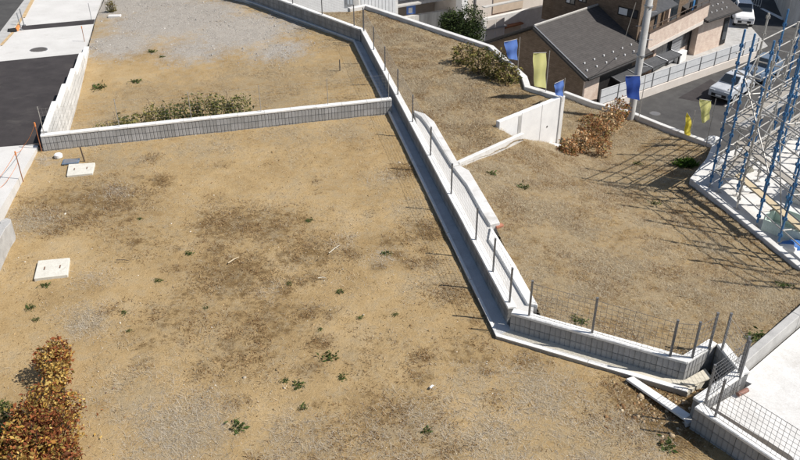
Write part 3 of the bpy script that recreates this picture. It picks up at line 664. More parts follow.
def stones(name, label, poly, n, dens, zf, size, cols, seed):
    x, y = scatter(poly, n, dens, seed); k = len(x); z = zf(x, y); r = size * np.exp(nr.normal(0, .45, k))
    base = np.array([[1, 0, 0], [-.5, .87, 0], [-.5, -.87, 0], [.45, .5, .65], [-.65, .05, .6], [.3, -.6, .55]])
    a = nr.uniform(0, 6.28, k); ca, sa = np.cos(a), np.sin(a)
    b = base[None] * (1 + nr.uniform(-.3, .3, (k, 6, 3))) * r[:, None, None]
    v = np.empty((k, 6, 3)); v[..., 0] = b[..., 0] * ca[:, None] - b[..., 1] * sa[:, None] + x[:, None]; v[..., 1] = b[..., 0] * sa[:, None] + b[..., 1] * ca[:, None] + y[:, None]; v[..., 2] = b[..., 2] + z[:, None] - .003
    ft = np.array([[3, 4, 5], [0, 1, 3], [1, 4, 3], [1, 2, 4], [2, 5, 4], [2, 0, 5], [0, 3, 5]])
    f = (ft[None] + (np.arange(k) * 6)[:, None, None]).reshape(-1, 3)
    c = np.repeat(pick(cols, k, .2), 7, axis=0)
    col_mesh(name, v.reshape(-1, 3), f, c, 'stone', label=label, cat='stones', kind='stuff')
PEB = [(.52, .47, .38), (.46, .40, .31), (.60, .55, .46), (.40, .34, .26), (.32, .25, .17)]
stones('pebbles', 'pale pebbles and clods strewn over the near dirt lot', main_p, 13000, lambda x, y: .15 + .4 * patch(x, y, 81, 1.0, .5), zmain, .009, PEB, 8)
stones('soil_clods', 'small clods of tan earth over the near dirt lot', main_p, 32000, lambda x, y: .3 + .7 * patch(x, y, 83, .9, .5), zmain, .009, [(.33, .23, .11), (.28, .19, .09), (.38, .27, .14), (.22, .14, .065)], 12)
stones('gravel', 'grey crushed gravel on the far lot', up_p, 90000, lambda x, y: np.clip(blobs(x, y, gravU) * 1.2 - .35, 0, 1) * (.35 + .65 * patch(x, y, 91, .8, .45)), zup, .012, [(.33, .31, .285), (.38, .36, .33), (.28, .26, .235), (.42, .40, .37)], 9)
pz = P2(668, 402, 0)
stones('pebbles', 'beige pebbles heaped on dark wet soil beside the concrete plank', main_p, 160000, lambda x, y: 1.0 * np.exp(-((x - pz.x) ** 2 + (y - pz.y) ** 2) / .45), zmain, .022, [(.50, .42, .30), (.36, .25, .14), (.24, .14, .07), (.44, .34, .22), (.16, .095, .05), (.20, .11, .05)], 10)

# ------------------------------------------------------------------ plants
def leaves_np(pts, size, cols, up=.3, aspect=.55):
    n = len(pts); d = nr.normal(0, 1, (n, 3)); d[:, 2] = d[:, 2] * .5 + up; d /= np.linalg.norm(d, axis=1)[:, None]
    h = nr.normal(0, 1, (n, 3)); s = np.cross(d, h); s /= np.linalg.norm(s, axis=1)[:, None] + 1e-9
    L = size * np.exp(nr.normal(-.05, .32, n))[:, None]; w = L * aspect
    b = pts; t = pts + d * L; m = pts + d * L * .5 + np.cross(s, d) * L * .1
    v = np.stack([b, m - s * w / 2, t, m + s * w / 2], 1).reshape(-1, 3)
    cs = np.array(sorted(cols, key=lambda q: q[0] + q[1])); q = fbm(pts[:, 0] + pts[:, 2], pts[:, 1] - pts[:, 2], 2.4, 3)
    t = np.clip((q - .5) * 2.2 + .5 + nr.normal(0, .28, n), 0, .999); c = cs[(t * len(cs)).astype(int)] * nr.uniform(.75, 1.25, (n, 1))
    return v, np.arange(4 * n).reshape(-1, 4), c
def cloud(ells, n):
    """points in the outer shells of ellipsoids (cx,cy,cz,rx,ry,rz), lumpy"""
    vol = np.array([e[3] * e[4] * e[5] for e in ells]) ** .67; pr_ = vol / vol.sum(); out = []
    for e, q in zip(ells, pr_):
        k = int(n * q); d = nr.normal(0, 1, (k, 3)); d /= np.linalg.norm(d, axis=1)[:, None]
        lump = .75 + .5 * vnoise(d[:, 0] * 2 + d[:, 2], d[:, 1] * 2 - d[:, 2], 1.7, int(abs(e[0] * 7)) % 13)
        r = nr.uniform(.25, 1, k) ** .45 * lump
        out.append(np.array(e[:3]) + d * r[:, None] * np.array(e[3:6]))
    return np.concatenate(out)
def bush(name, label, base, ells, n, size, cols, zf=None, stems=9, cat='bush', group=None, stemcol='brown_trim', aspect=.55, up=.3):
    root = thing(name, label, cat, base, group); b = np.array(base)
    pts = cloud(ells, n)
    if zf is not None:
        zz = zf(pts[:, 0], pts[:, 1]); pts[:, 2] = np.maximum(pts[:, 2], zz + .03)
    v, f, c = leaves_np(pts - b, size, cols, up, aspect)
    col_mesh('foliage', v, f, c, 'leaf', parent=root)['kind'] = 'stuff'
    m = MB()
    for i in range(stems):
        e = ells[i % len(ells)]; foot = Vector((e[0] + rnd.uniform(-.4, .4) * e[3], e[1] + rnd.uniform(-.4, .4) * e[4], base[2] if zf is None else float(zf(np.array([e[0]]), np.array([e[1]]))[0]) - .05)) - Vector(base)
        top = Vector((e[0] + rnd.uniform(-.7, .7) * e[3], e[1] + rnd.uniform(-.7, .7) * e[4], e[2] + rnd.uniform(.3, 1.15) * e[5])) - Vector(base)
        mid = foot.lerp(top, .5) + Vector((rnd.uniform(-.06, .06), rnd.uniform(-.06, .06), .03))
        m.tube(foot, mid, .012, 6, .009, False).tube(mid, top, .009, 6, .004, False)
        for j in range(3):
            q = mid.lerp(top, rnd.random()); m.tube(q, q + Vector((rnd.uniform(-.3, .3), rnd.uniform(-.3, .3), rnd.uniform(0, .3))) * max(e[3], .3), .005, 5, .002, False)
    m.build('stems', stemcol, root)['kind'] = 'stuff'
    return root
AUT = [(.16, .06, .03), (.24, .18, .05), (.26, .08, .035), (.20, .07, .03), (.44, .27, .06), (.50, .33, .09), (.38, .19, .05), (.30, .10, .04), (.36, .13, .05), (.22, .07, .035), (.56, .40, .13), (.34, .22, .06)]
def E3(px, py, z, rx, ry, rz): p = P(px, py, z); return (p.x, p.y, p.z, rx, ry, rz)
aut = [E3(52, 360, .42, .33, .28, .30), E3(60, 352, .36, .22, .2, .30), E3(57, 376, .36, .22, .22, .28), E3(44, 402, .42, .36, .3, .36), E3(64, 408, .40, .30, .28, .36), E3(30, 420, .38, .36, .34, .36), E3(56, 430, .42, .40, .32, .38), E3(36, 446, .40, .44, .34, .38), E3(14, 446, .3, .36, .34, .32), E3(62, 456, .34, .30, .3, .34), E3(28, 476, .35, .5, .3, .36)]
b0 = P(40, 440, 0)
bush('autumn_bush', 'dense bush with red and yellow autumn leaves on bare soil', (b0.x, b0.y, 0), aut, 12000, .056, AUT, zmain, 44)
xf, yf = b0.x + nr.normal(-.1, .6, 260), b0.y + nr.normal(.2, .7, 260)
vf, ff, cf = leaves_np(np.column_stack([xf, yf, zmain(xf, yf) + .02]), .042, AUT, 0.0); vf[:, 2] = np.maximum(vf[:, 2], .0)
col_mesh('fallen_leaves', vf, ff, cf, 'leaf', label='fallen autumn leaves scattered on soil around the red and yellow bush', cat='leaves', kind='stuff')
bush('dark_green_bush', 'dark green leafy bush half hidden behind the red and yellow bush', (*P2(2, 440, 0), 0), [E3(3, 418, .25, .25, .28, .28), E3(-8, 440, .3, .35, .3, .3)], 1600, .06, [(.03, .05, .018), (.05, .075, .025), (.09, .10, .03)], zmain, 6)
DRY = [(.20, .17, .06), (.26, .21, .08), (.38, .20, .085), (.46, .27, .13), (.30, .14, .06), (.54, .36, .19), (.24, .11, .05), (.42, .22, .10), (.60, .44, .26)]
dry = [E3(621, 110, -.6, .32, .35, .4), E3(568, 150, -.75, .35, .3, .36), E3(583, 141, -.7, .42, .36, .42), E3(599, 131, -.68, .42, .4, .45), E3(612, 119, -.68, .42, .4, .46), E3(590, 126, -.5, .4, .4, .4), E3(603, 146, -.8, .3, .3, .28)]
bush('dry_hedge_bush', 'brown dead-leaved bush at the foot of the white retaining wall', (*P2(590, 140, -1.0), -1.0), dry, 4200, .075, DRY, zbank, 24)
OLV = [(.13, .13, .035), (.19, .17, .05), (.09, .10, .03), (.26, .21, .07), (.16, .11, .05), (.32, .25, .11)]
ov = [E3(464, 55, .7, .5, .35, .42), E3(480, 62, .75, .5, .4, .5), E3(496, 66, .75, .5, .4, .5), E3(508, 74, .65, .45, .4, .42)]
bush('olive_hedge_bush', 'thin olive brown shrub row along the kerb of the terrace', (*P2(486, 72, .4), .4), ov, 2600, .085, OLV, zter, 26)
m = MB()
shrub = []
rowA, rowB = X1 + dX * 1.65 + nX * .75, X1 + dX * 5.5 + nX * .75
for i in range(9):
    t = i / 8; q = rowA.lerp(rowB, t) + nX * rnd.uniform(-.12, .3); zz = float(zup(np.array([q.x]), np.array([q.y]))[0]); hh = .52 + .22 * rnd.random() + (.12 if i in (4, 5, 6) else 0)
    shrub.append((q.x, q.y, zz + .45 * hh + .22, .46, .42, hh))
for i, (a, b, cols, lab) in enumerate(((0, 4, [(.22, .20, .06), (.30, .25, .09), (.14, .15, .045), (.36, .29, .12), (.10, .11, .04)], 'low yellowish dry shrub behind the cross wall near the asphalt driveway'), (4, 7, [(.09, .11, .03), (.16, .16, .05), (.26, .23, .08), (.06, .075, .025)], 'darker green shrub in the middle of the hedge behind the cross wall'), (7, 9, [(.19, .19, .06), (.27, .24, .09), (.12, .13, .045)], 'sparse olive shrub at the gutter end of the hedge behind the cross wall'))):
    e = shrub[a:b]; bush('low_shrub', lab, (e[0][0], e[0][1], e[0][2] - .6), e, 1100 * len(e), .075, cols, zup, 6 * len(e))
# green weed tufts
_w = None
def weed_mesh():
    pts = nr.normal(0, 1, (90, 3)) * np.array([.085, .085, .03]); pts[:, 2] = np.abs(pts[:, 2]) + .015
    v, f, c = leaves_np(pts, .075, GREEN, .25, .4)
    o = col_mesh('weed_tuft', v, f, c, 'leaf'); me = o.data; bpy.data.objects.remove(o); return me
wm = [weed_mesh() for _ in range(3)]
SPECIAL = {(45, 286): 'green weed just below the square concrete lid on open soil', (386, 254): 'green weed in a grey gravel patch near the gutter', (667, 447): 'green weed on brown soil below the concrete plank', (238, 428): 'largest dark green weed clump beside the grey straw mat',
           (329, 358): 'wide leafy weed clump on the bare middle of the near lot', (579, 322): 'green weed just behind the mesh fence on the grey front wall', (783, 287): 'green weed beside the foundation edging on the bank', (755, 338): 'green weed against the low concrete wall by the white driveway',
           (523, 188): 'green weed below the sloping white concrete beam', (99, 88): 'largest green weed clump near the stepped white wall', (309, 221): 'green weed among the brown dead growth', (637, 164): 'green weed below the brown dead-leaved bush'}
def weeds(lst, zf, label, group):
    for i, (px, py, s_) in enumerate(lst):
        p = Pf(px, py, lambda x, y: float(zf(np.array([x]), np.array([y]))[0]))
        r_ = thing('weed_tuft', SPECIAL.get((px, py), label), 'weed', p, group, i * 1.3); s_ *= .62
        o = mesh_obj('leaves', wm[i % 3], None, r_, kind='stuff'); o.scale = (s_, s_, s_ * .8)
weeds([(30, 308, 1), (45, 286, .9), (189, 254, .9), (158, 281, .8), (309, 221, .8), (386, 254, 1.1), (329, 358, 1.4), (299, 386, 1.1), (285, 381, .7), (303, 408, .8), (238, 428, 1.4), (342, 378, .9), (289, 284, .7), (340, 292, .8), (124, 313, .7), (36, 320, .7), (427, 432, .9), (206, 308, .6), (360, 318, .6), (667, 447, 1.4), (129, 331, .5), (395, 315, .6), (140, 219, .6), (320, 330, .6)], zmain, 'small plain green weed tuft on open bare soil of the near lot', 'weed tufts on the near lot')
weeds([(99, 88, 2.4), (136, 82, 1.6), (152, 52, 1.5), (162, 57, 1.0)], zup, 'green weed clump on the dry ground behind the cross wall', 'weed clumps behind the cross wall')
weeds([(523, 188, 1.5), (492, 174, 1.2), (579, 322, 1.4), (783, 287, 1.4), (755, 338, 1.6), (637, 164, 1.2), (655, 204, 1.2), (505, 120, 1.0)], zbank, 'small green weed in the dry grass of the bank', 'weeds on the bank')
gp = Pf(686, 166, lambda x, y: float(zbank(np.array([x]), np.array([y]))[0]))
bush('green_grass_clump', 'bright green grass clump in the shadow of the scaffold corner', tuple(gp), [(gp.x, gp.y, gp.z + .06, .36, .22, .10)], 900, .10, [(.07, .13, .02), (.11, .19, .03), (.05, .10, .02)], zbank, 2, 'grass', aspect=.25, up=.9)
# loose sticks
def stick(px, py, qx, qy, w, mat, label, z=0.0):
    a, b = P(px, py, z + .02), P(qx, qy, z + .02); c = a; m = MB(); mid = a.lerp(b, .55) + Vector((0, .03, 0))
    m.tube(Vector(), mid - c, w, 6, w * .9).tube(mid - c, b - c, w * .9, 6, w * .5); o = m.build('stick', mat, label=label, cat='stick'); o.location = c
stick(228, 263, 239, 257, .015, 'wood', 'short tan piece of wood on brown weeds in the dirt lot')
stick(329, 253, 340, 245, .010, 'slab_beige', 'bleached pale forked stick on the bare soil')
stick(116, 260, 130, 261, .010, 'brown_trim', 'thin dark twig near the square concrete lid')
stick(430, 388, 434, 386, .022, 'white_bag', 'white scrap lying on the soil near the gutter corner')
stick(318, 278, 326, 278, .012, 'slab_beige', 'small pale fragment on the soil by the brown weeds')

# ------------------------------------------------------------------ lids, stakes, small things on the left
def lid(pts, label, h=.05):
    q = [P2(*p, h) for p in pts]; c = sum(q, Vector((0, 0))) / 4; root = thing('concrete_lid', label, 'lid', (c.x, c.y, 0))
    loc = [p - c for p in ccw(q)]
    MB().poly_prism(loc, -.05, h).build('lid_slab', 'lid_concrete', root, bevel=.01)
    ax = (loc[1] - loc[0]).normalized(); ay = Vector((-ax.y, ax.x))
    for s_ in (-1, 1):
        m = MB(); T = frame(ax * .16 * s_, ay, h)
        m.box(-.06, .06, -.013, .013, .001, .006, T); m.build('handle_recess', 'iron', root)
        m = MB(); m.tube(T @ Vector((-.05, 0, .012)), T @ Vector((.05, 0, .012)), .006, 6); m.build('handle', 'rust', root)
lid([(33.7, 278.5), (67.5, 274.5), (69.7, 257.5), (38, 260.5)], 'square pale concrete lid with a shaded edge on open soil')
lid([(66.5, 175.5), (92.5, 173), (95, 162.5), (68.5, 164)], 'square pale concrete lid beside the blue-grey tray near the cross wall', .035)
tq = [P2(*p, .03) for p in ((61.5, 164), (78.5, 162.5), (80, 158), (63.5, 159))]; tc_ = sum(tq, Vector((0, 0))) / 4
tr = thing('metal_tray', 'flat blue-grey metal tray next to the concrete lid', 'tray', (tc_.x, tc_.y, 0))
loc = ccw([p - tc_ for p in tq]); speckled('blue_grey', (.10, .14, .20), (.16, .21, .28), 8, 60, rough=.5)
MB().poly_prism(loc, .0, .03).build('tray_base', 'blue_grey', tr, bevel=.005); MB().poly_prism([p * .8 for p in loc], .0305, .036).build('tray_panel', 'steel', tr)
pcap = P(58.5, 156.5, 0); pcr = thing('white_pipe_cap', 'round white pipe cap standing beside the metal tray', 'pipe cap', pcap)
MB().tube((0, 0, -.02), (0, 0, .07), .11, 18).build('pipe_rim', 'white_bag', pcr, bevel=.006); MB().tube((0, 0, .0705), (0, 0, .085), .085, 18).build('cap_top', 'white_bag', pcr)
def stake(label, bx, by, z, h, r, mat, top=None, lean=(0, 0), zf=None):
    p = P(bx, by, z) if zf is None else Pf(bx, by, zf); root = thing('stake', label, 'stake', p); t = Vector((lean[0], lean[1], h))
    MB().tube((0, 0, -.08), t, r, 8).build('stake_shaft', mat, root)
    if top: MB().tube(t * .86, t * 1.01, r * 1.6, 8).build('stake_top', top, root)
    return p, p + t
zu = lambda x, y: float(zup(np.array([x]), np.array([y]))[0])
stake('short dark wooden stake leaning behind the concrete lid near the cross wall', 84.5, 160.5, 0, .42, .018, 'brown_trim', lean=(-.04, 0))
stake('dark metal stake standing on the gravel lot beside the gutter', 340, 71, -.1, .42, .02, 'iron', zf=zu)
s1 = stake('rusty stake with orange rope at the end of the cross wall', 41, 148.5, .03, .78, .013, 'rust', 'orange', zf=zroad)
s2 = stake('thin rusty stake with orange rope on the pale pavement edge', 22.5, 179, .1, .78, .012, 'rust', 'orange', zf=zroad)
s3 = stake('orange topped stake at the far end of the stepped white wall', 84.6, 41.5, -.5, .62, .012, 'rust', 'orange', zf=zroad)
s4 = stake('thin grey stake at the pavement edge by the asphalt patch', 91.5, 19.5, -.5, .72, .011, 'steel', zf=zroad)
def rope(name, label, pts, r, mat, cat='rope', sag=.06):
    c = Vector(pts[0]); m = MB()
    for a, b in zip(pts, pts[1:]):
        a, b = Vector(a) - c, Vector(b) - c; prev = a
        for i in range(1, 9):
            t = i / 8; q = a.lerp(b, t) - Vector((0, 0, sag * 4 * t * (1 - t))); m.tube(prev, q, r, 5, cap=False); prev = q
    o = m.build(name, mat, label=label, cat=cat); o.location = c; return o
rope('guard_rope', 'orange rope slung from the rusty stakes down to the pavement', [s1[1] - Vector((0, 0, .05)), Pf(24, 145, zroad), s2[1] - Vector((0, 0, .04)), Pf(-12, 190, zroad)], .006, 'orange')
rope('guard_rope', 'orange rope lying from the pavement stake across the path', [s2[1] - Vector((0, 0, .3)), Pf(0, 188, zroad)], .005, 'orange')
for i, (bx, by, lab) in enumerate(((21.5, 30, 'grey guide post at the kerb beside the orange base'), (24.2, 25.6, 'grey guide post at the kerb beside the asphalt patch'))):
    p = Pf(bx, by, zroad); r_ = thing('guide_post', lab, 'post', p)
    MB().tube((0, 0, -.05), (-.02, 0, .72), .022, 8).build('post_shaft', 'steel', r_); MB().tube((0, 0, 0), (0, 0, .03), .07, 10).build('post_base', 'steel_dark', r_)
p = Pf(13.5, 31.5, zroad); r_ = thing('barrier_base', 'orange and dark rubber barrier weight lying on the kerb', 'barrier base', p)
MB().box(-.2, .14, -.13, .13, 0, .12, Matrix.Rotation(.5, 4, 'Z')).build('weight_block', 'rubber', r_, bevel=.03); MB().tube((.08, .08, .0), (.18, .28, .2), .09, 10, .05).build('orange_sleeve', 'orange', r_, bevel=.01)
p = Pf(38.5, 50, zroad); r_ = thing('manhole_cover', 'round dark iron manhole cover in the pale pavement', 'manhole', p)
MB().tube((0, 0, -.03), (0, 0, .007), .33, 28).build('cover_ring', 'steel_dark', r_); MB().tube((0, 0, -.02), (0, 0, .012), .29, 28).build('cover_plate', 'iron', r_)
m = MB()
for i in range(-4, 5):
    hw = math.sqrt(max(0, .27 ** 2 - (i * .06) ** 2)); m.box(-hw, hw, i * .06 - .008, i * .06 + .008, .012, .017)
m.build('cover_ribs', 'iron', r_)
p = Pf(115, 17, zu); r_ = thing('marker_block', 'white concrete marker block with weeds on the far gravel', 'block', p)
MB().box(-.28, .26, -.12, .12, -.05, .09, Matrix.Rotation(.1, 4, 'Z')).build('marker_body', 'concrete_white', r_, bevel=.02)
bush('tall_weed', 'tall thin weeds growing behind the white marker block', tuple(Pf(112, 12, zu)), [(*Pf(112, 12, zu).xy, -.45, .25, .2, .35)], 500, .09, OLV, zup, 10, 'weed', aspect=.2, up=1.0)
# concrete wall end beside the path at the left edge
wl0 = P2(10.5, 246, 0); dwl = -(dPath) * -1
seg = [wl0 + Vector((-.20, .52)), wl0 + Vector((-.07, .46)), wl0 + Vector((0, .28)), wl0, wl0 + dPath * 3, wl0 + dPath * 8]
strip_wall('path_retaining_wall', 'smooth grey concrete wall with rounded end beside the rising path', seg, [float(zroad(*q)) + .13 for q in seg], -.3, .22, 'concrete', side=-1, segl=1.5, bevel=.01)

# ------------------------------------------------------------------ flags
def flag(label, quad, bx, by, zb, mat, pole_top, rot=.75):
    base = P(bx, by, zb); d = Vector((base.x, base.y, 0)).normalized(); n = Matrix.Rotation(rot, 3, 'Z') @ d; root = thing('banner_flag', label, 'flag', base)
    T = onplane(*pole_top, base, d); T = Vector((base.x, base.y, T.z))
    MB().tube((0, 0, -.1), T - base + Vector((0, 0, .03)), .012, 8).build('flag_pole', 'galv', root)
    q = [onplane(*c, base, n) - base for c in quad]      # tl, tr, br, bl
    m = MB(); NX, NY = 8, 12; off = n * -.012
    idx = {}
    for side, th in ((0, 0.0), (1, .006)):
        for j in range(NY + 1):
            for i in range(NX + 1):
                u, v = i / NX, j / NY; a = q[0].lerp(q[1], u).lerp(q[3].lerp(q[2], u), v)
                w = .035 * math.sin(u * 7 + v * 3) * (1 - u) + .02 * math.sin(v * 9 + u * 2)
                idx[(side, i, j)] = len(m.v); m.v.append(a + n * (w + th) + off)
    for j in range(NY):
        for i in range(NX):
            for sd in (0, 1): m.f.append((idx[(sd, i, j)], idx[(sd, i+1, j)], idx[(sd, i+1, j+1)], idx[(sd, i, j+1)]))
    m.build('flag_cloth', mat, root, smooth=True)
    top = MB().tube(q[0], q[1] + (q[1] - q[0]) * .03, .008, 6).build('flag_arm', 'galv', root)
flag('light blue banner flag by the olive shrubs of the terrace', [(504, 42), (517, 39), (517, 60), (508.5, 58.5)], 517, 76, .45, 'flag_lightblue', (517, 38))
flag('pale yellow banner flag in front of the brown brick gable', [(533.3, 53), (546, 52.5), (545.5, 88), (534.5, 86)], 545.5, 93, .45, 'flag_yellow', (546.5, 51.5))
flag('small light blue banner flag at the corner of the white retaining wall', [(554.5, 83.6), (563.5, 79.6), (562.6, 96), (556, 95)], 562.8, 98.5, .45, 'flag_lightblue', (563.5, 79))
flag('dark blue banner flag in front of the grey utility pole', [(625.6, 75.8), (640, 75.6), (639, 100), (627.5, 97.5)], 638.5, 119, -1.1, 'flag_blue', (640, 75))
flag('yellow banner flag wrapped behind the scaffold poles', [(699.5, 99), (711, 100.6), (709, 119), (702.5, 123)], 706, 145, -1.05, 'flag_yellow', (711, 99))
flag('small bright yellow pennant flag above the bank kerb', [(687, 112), (691.3, 119), (690, 136), (684.5, 134)], 689.5, 138.5, -1.1, 'flag_bright', (690.8, 111))

# ------------------------------------------------------------------ utility pole and wire
pb = P(633.5, 119.5, -1.1); pb = Vector((pb.x - .02, pb.y + .28, pb.z)); ph = 7.2
po = thing('utility_pole', 'tall grey concrete utility pole rising beside the lower street', 'pole', (pb.x, pb.y, ZG))
MB().tube((0, 0, 0), (0, 0, 6.1 - ZG), .145, 20, .105).build('pole_shaft', 'concrete', po, smooth=True)
for z in (1 - ZG, 2.6 - ZG, 4.4 - ZG):
    MB().tube((0, 0, z), (0, 0, z + .06), .14, 20).build('steel_band', 'steel', po)
for i in range(9):
    s_ = 1 if i % 2 else -1; MB().tube((0, 0, i * .45 + .2 - ZG), (.3 * s_, 0, i * .45 + .2 - ZG), .012, 6).build('step_bolt', 'steel', po)
# ------------------------------------------------------------------ lower street
slab('street', [P2(556, 150, ZG), P2(592, 112, ZG), P2(757, 52, ZG), P2(768, 46, ZG), P2(735, 8, ZG), Vector((25, 75)), Vector((60, 90)), Vector((80, 40)), Vector((30, 10)), Vector((9, 24))], lambda x, y: ZG, .3, 'asphalt', 0, kind='structure')
slab('street_shadow', [P2(678, 98, ZG), P2(711, 79, ZG), P2(730, 92, ZG), P2(742, 110, ZG)], lambda x, y: ZG, .02, 'asphalt_new', .004, kind='structure')  # cast shadow on the street, laid as a thin sheet in dark asphalt colour
slab('street_line', [P2(760, 8.5, ZG), P2(763, 8.3, ZG), P2(785, 18.5, ZG), P2(782, 20, ZG)], lambda x, y: ZG, .02, 'white_paint', .008, kind='structure')
slab('yard', [P2(592, 111, ZG), P2(757, 51, ZG), P2(768, 46, ZG), P2(735, 8, ZG), Vector((14, 75)), Vector((-30, 75)), Vector((-30, 44)), Vector((5, 36))], lambda x, y: ZG, .3, 'concrete', -.004, kind='structure')
U3 = Vector((math.cos(R(43)), math.sin(R(43)), 0)); V3 = Vector((-U3.y, U3.x, 0))
mh = P(655, 113.5, ZG); r_ = thing('street_manhole', 'dark round manhole in the lower street asphalt', 'manhole', mh)
MB().tube((0, 0, -.02), (0, 0, .006), .36, 24).build('cover_ring', 'iron', r_); MB().tube((0, 0, -.02), (0, 0, .011), .3, 24).build('cover_disc', 'steel_dark', r_)

# ------------------------------------------------------------------ brown brick house
ZE = -5.07; ZGH = -7.3         # house modelled in its own frame, then sized by KS
E1 = P(588, 78, ZE)
TH_ = Matrix.Translation((E1.x, E1.y, 0)) @ Matrix.Rotation(R(43), 4, 'Z')
house = thing('brick_house', 'brown brick house with dark slate gable roof and pink tiled balcony', 'house', P(588, 78, Qz(ZE)).xy.to_tuple() + (Qz(ZGH),))
hinv = Matrix.Translation((-E1.x, -E1.y, -ZGH))
def hpart(mb, name, mat, parent=None, T=None, uv=False, bevel=0, label=None):
    T = TH_ if T is None else T
    mb.v = [(hinv @ (T @ p)) * KS for p in mb.v]; me = mb.mesh(name, bevel)
    if uv: box_uv(me)
    return mesh_obj(name, me, mat, parent or house, label=label)
HW, RH = 3.66, 1.86            # half width, rise
def gable_wall(u0, u1):
    m = MB(); v0, v1 = .4, 2 * HW - .4
    k = 0
    for u in (u0, u1):
        m.v += [Vector((u, v0, ZGH)), Vector((u, v1, ZGH)), Vector((u, v1, ZE - .05 + .4 * RH / HW - .1)), Vector((u, HW, ZE + RH - .16)), Vector((u, v0, ZE - .05 + .4 * RH / HW - .1))]
    m.f += [(0, 1, 2, 3, 4), (9, 8, 7, 6, 5), (0, 5, 6, 1), (1, 6, 7, 2), (2, 7, 8, 3), (3, 8, 9, 4), (4, 9, 5, 0)]
    return m
hpart(gable_wall(.25, 6.0), 'wall', 'brick_tile', uv=True)
rf = None
for s_, nm in ((0, 'roof'), (1, 'roof')):
    m = MB(); u0, u1 = -.05, 5.85
    va, vb = (0, HW) if s_ == 0 else (2 * HW, HW)
    p = [Vector((u0, va, ZE)), Vector((u1, va, ZE)), Vector((u1, vb, ZE + RH)), Vector((u0, vb, ZE + RH))]
    m.v = p + [q - Vector((0, 0, .13)) for q in p]; m.f = [(0, 1, 2, 3), (7, 6, 5, 4), (0, 4, 5, 1), (1, 5, 6, 2), (2, 6, 7, 3), (3, 7, 4, 0)]
    r0 = hpart(m, nm, 'roof_slate', uv=True)
    if s_ == 0: rf = r0
# verge trim, ridge cap, gutter, snow guards
m = MB(); m.tube((-.06, 0, ZE + .02), (-.06, HW, ZE + RH + .02), .035, 6); hpart(m, 'verge_trim', 'steel', rf)
m = MB(); m.tube((-.07, 2 * HW, ZE - .02), (-.07, HW, ZE + RH - .02), .09, 6); hpart(m, 'verge_trim', 'dark_trim', rf)
m = MB(); m.tube((-.1, 0.03, ZE - .12), (-.1, HW, ZE + RH - .12), .10, 6); hpart(m, 'verge_board', 'dark_trim', rf)
m = MB(); m.tube((-.05, HW, ZE + RH + .02), (5.85, HW, ZE + RH + .02), .07, 6); hpart(m, 'ridge_cap', 'galv', rf)
m = MB(); m.tube((-.05, -.06, ZE - .08), (5.85, -.06, ZE - .08), .07, 8); hpart(m, 'eave_gutter', 'dark_trim', rf)
for i in range(6):
    for j, v in enumerate((.35, .75)):
        u = .35 + i * .85 + .3 * j; z = ZE + v * RH / HW + .03
        hpart(MB().box(u - .035, u + .035, v - .03, v + .03, z - .02, z + .07), 'snow_guard', 'white_paint', rf)
# taller rear block
rb0 = 5.6
vl = (onplane(552.5, 8, TH_ @ Vector((rb0, 0, 0)), U3) - E1).dot(V3)
hpart(MB().box(rb0, rb0 + 1.6, .9, vl, ZGH, -1.0), 'wall', 'brick_tile', uv=True)
def window(px0, py0, px1, py1, plane_p, plane_n, nm='window', side=1):
    """window whose picture corners lie on a wall plane; frame, two panes"""
    c0 = onplane(px0, py0, plane_p, plane_n); c1 = onplane(px1, py1, plane_p, plane_n); up = Vector((0, 0, 1))
    t = Vector((-plane_n.y, plane_n.x, 0)).normalized(); w = (c1 - c0).dot(t)
    if w < 0: t = -t; w = -w
    z1, z0 = max(c0.z, c1.z), min(c0.z, c1.z); h = z1 - z0; o = Vector((c0.x, c0.y, z0)); n = plane_n
    Tm = Matrix((( t.x, -n.x, 0, o.x), (t.y, -n.y, 0, o.y), (0, 0, 1, o.z), (0, 0, 0, 1)))
    f = MB(); e = .06
    f.box(-e, w + e, -.05, .02, -e, 0, Tm).box(-e, w + e, -.05, .02, h, h + e, Tm).box(-e, 0, -.05, .02, 0, h, Tm).box(w, w + e, -.05, .02, 0, h, Tm).box(w/2 - .03, w/2 + .03, -.045, .02, 0, h, Tm)
    wo = hpart(f, nm, 'dark_trim', T=Matrix.Identity(4))
    hpart(MB().box(.0, w/2 - .03, -.02, .015, 0, h, Tm), 'pane', 'white_paint', wo, Matrix.Identity(4)); hpart(MB().box(w/2 + .03, w, -.015, .015, 0, h, Tm), 'pane', 'glass', wo, Matrix.Identity(4))
pp = TH_ @ Vector((rb0 - .0, 0, 0)); nn = -U3
window(619.5, 7, 636.5, 18, pp, -nn)
window(567, -3, 574, 4, pp, -nn); window(580, -4, 585.5, 2, pp, -nn)
# balcony block, its own line
B0 = P(647.5, 49, -5.0); B1 = P(707, 18.5, -5.0); ub = (B1 - B0).normalized(); LB = (B1 - B0).length
TB = Matrix.Translation((B0.x, B0.y, 0)) @ Matrix.Rotation(math.atan2(ub.y, ub.x), 4, 'Z')
hp = lambda mb, nm, mat, parent=None, uv=False, bevel=0, label=None: hpart(mb, nm, mat, parent, TB, uv, bevel, label)
bal = hp(MB().box(0, LB, 0, .12, -5.0, -4.12), 'balcony', 'pink_tile', uv=True)
hp(MB().box(0, .12, .122, 1.3, -5.0, -4.12), 'balcony_side', 'pink_tile', bal, uv=True)
hp(MB().box(.0, LB, .122, 1.3, -5.12, -4.95), 'balcony_floor', 'concrete', bal)
hp(MB().box(-.03, LB + .02, -.03, .15, -4.118, -4.07), 'balcony_coping', 'brown_trim', bal)
hp(MB().box(0, LB, -.02, .14, -5.22, -5.002), 'balcony_fascia', 'cream_wall', bal)
m = MB(); m.tube((0, .06, -3.8), (LB, .06, -3.8), .025, 6)
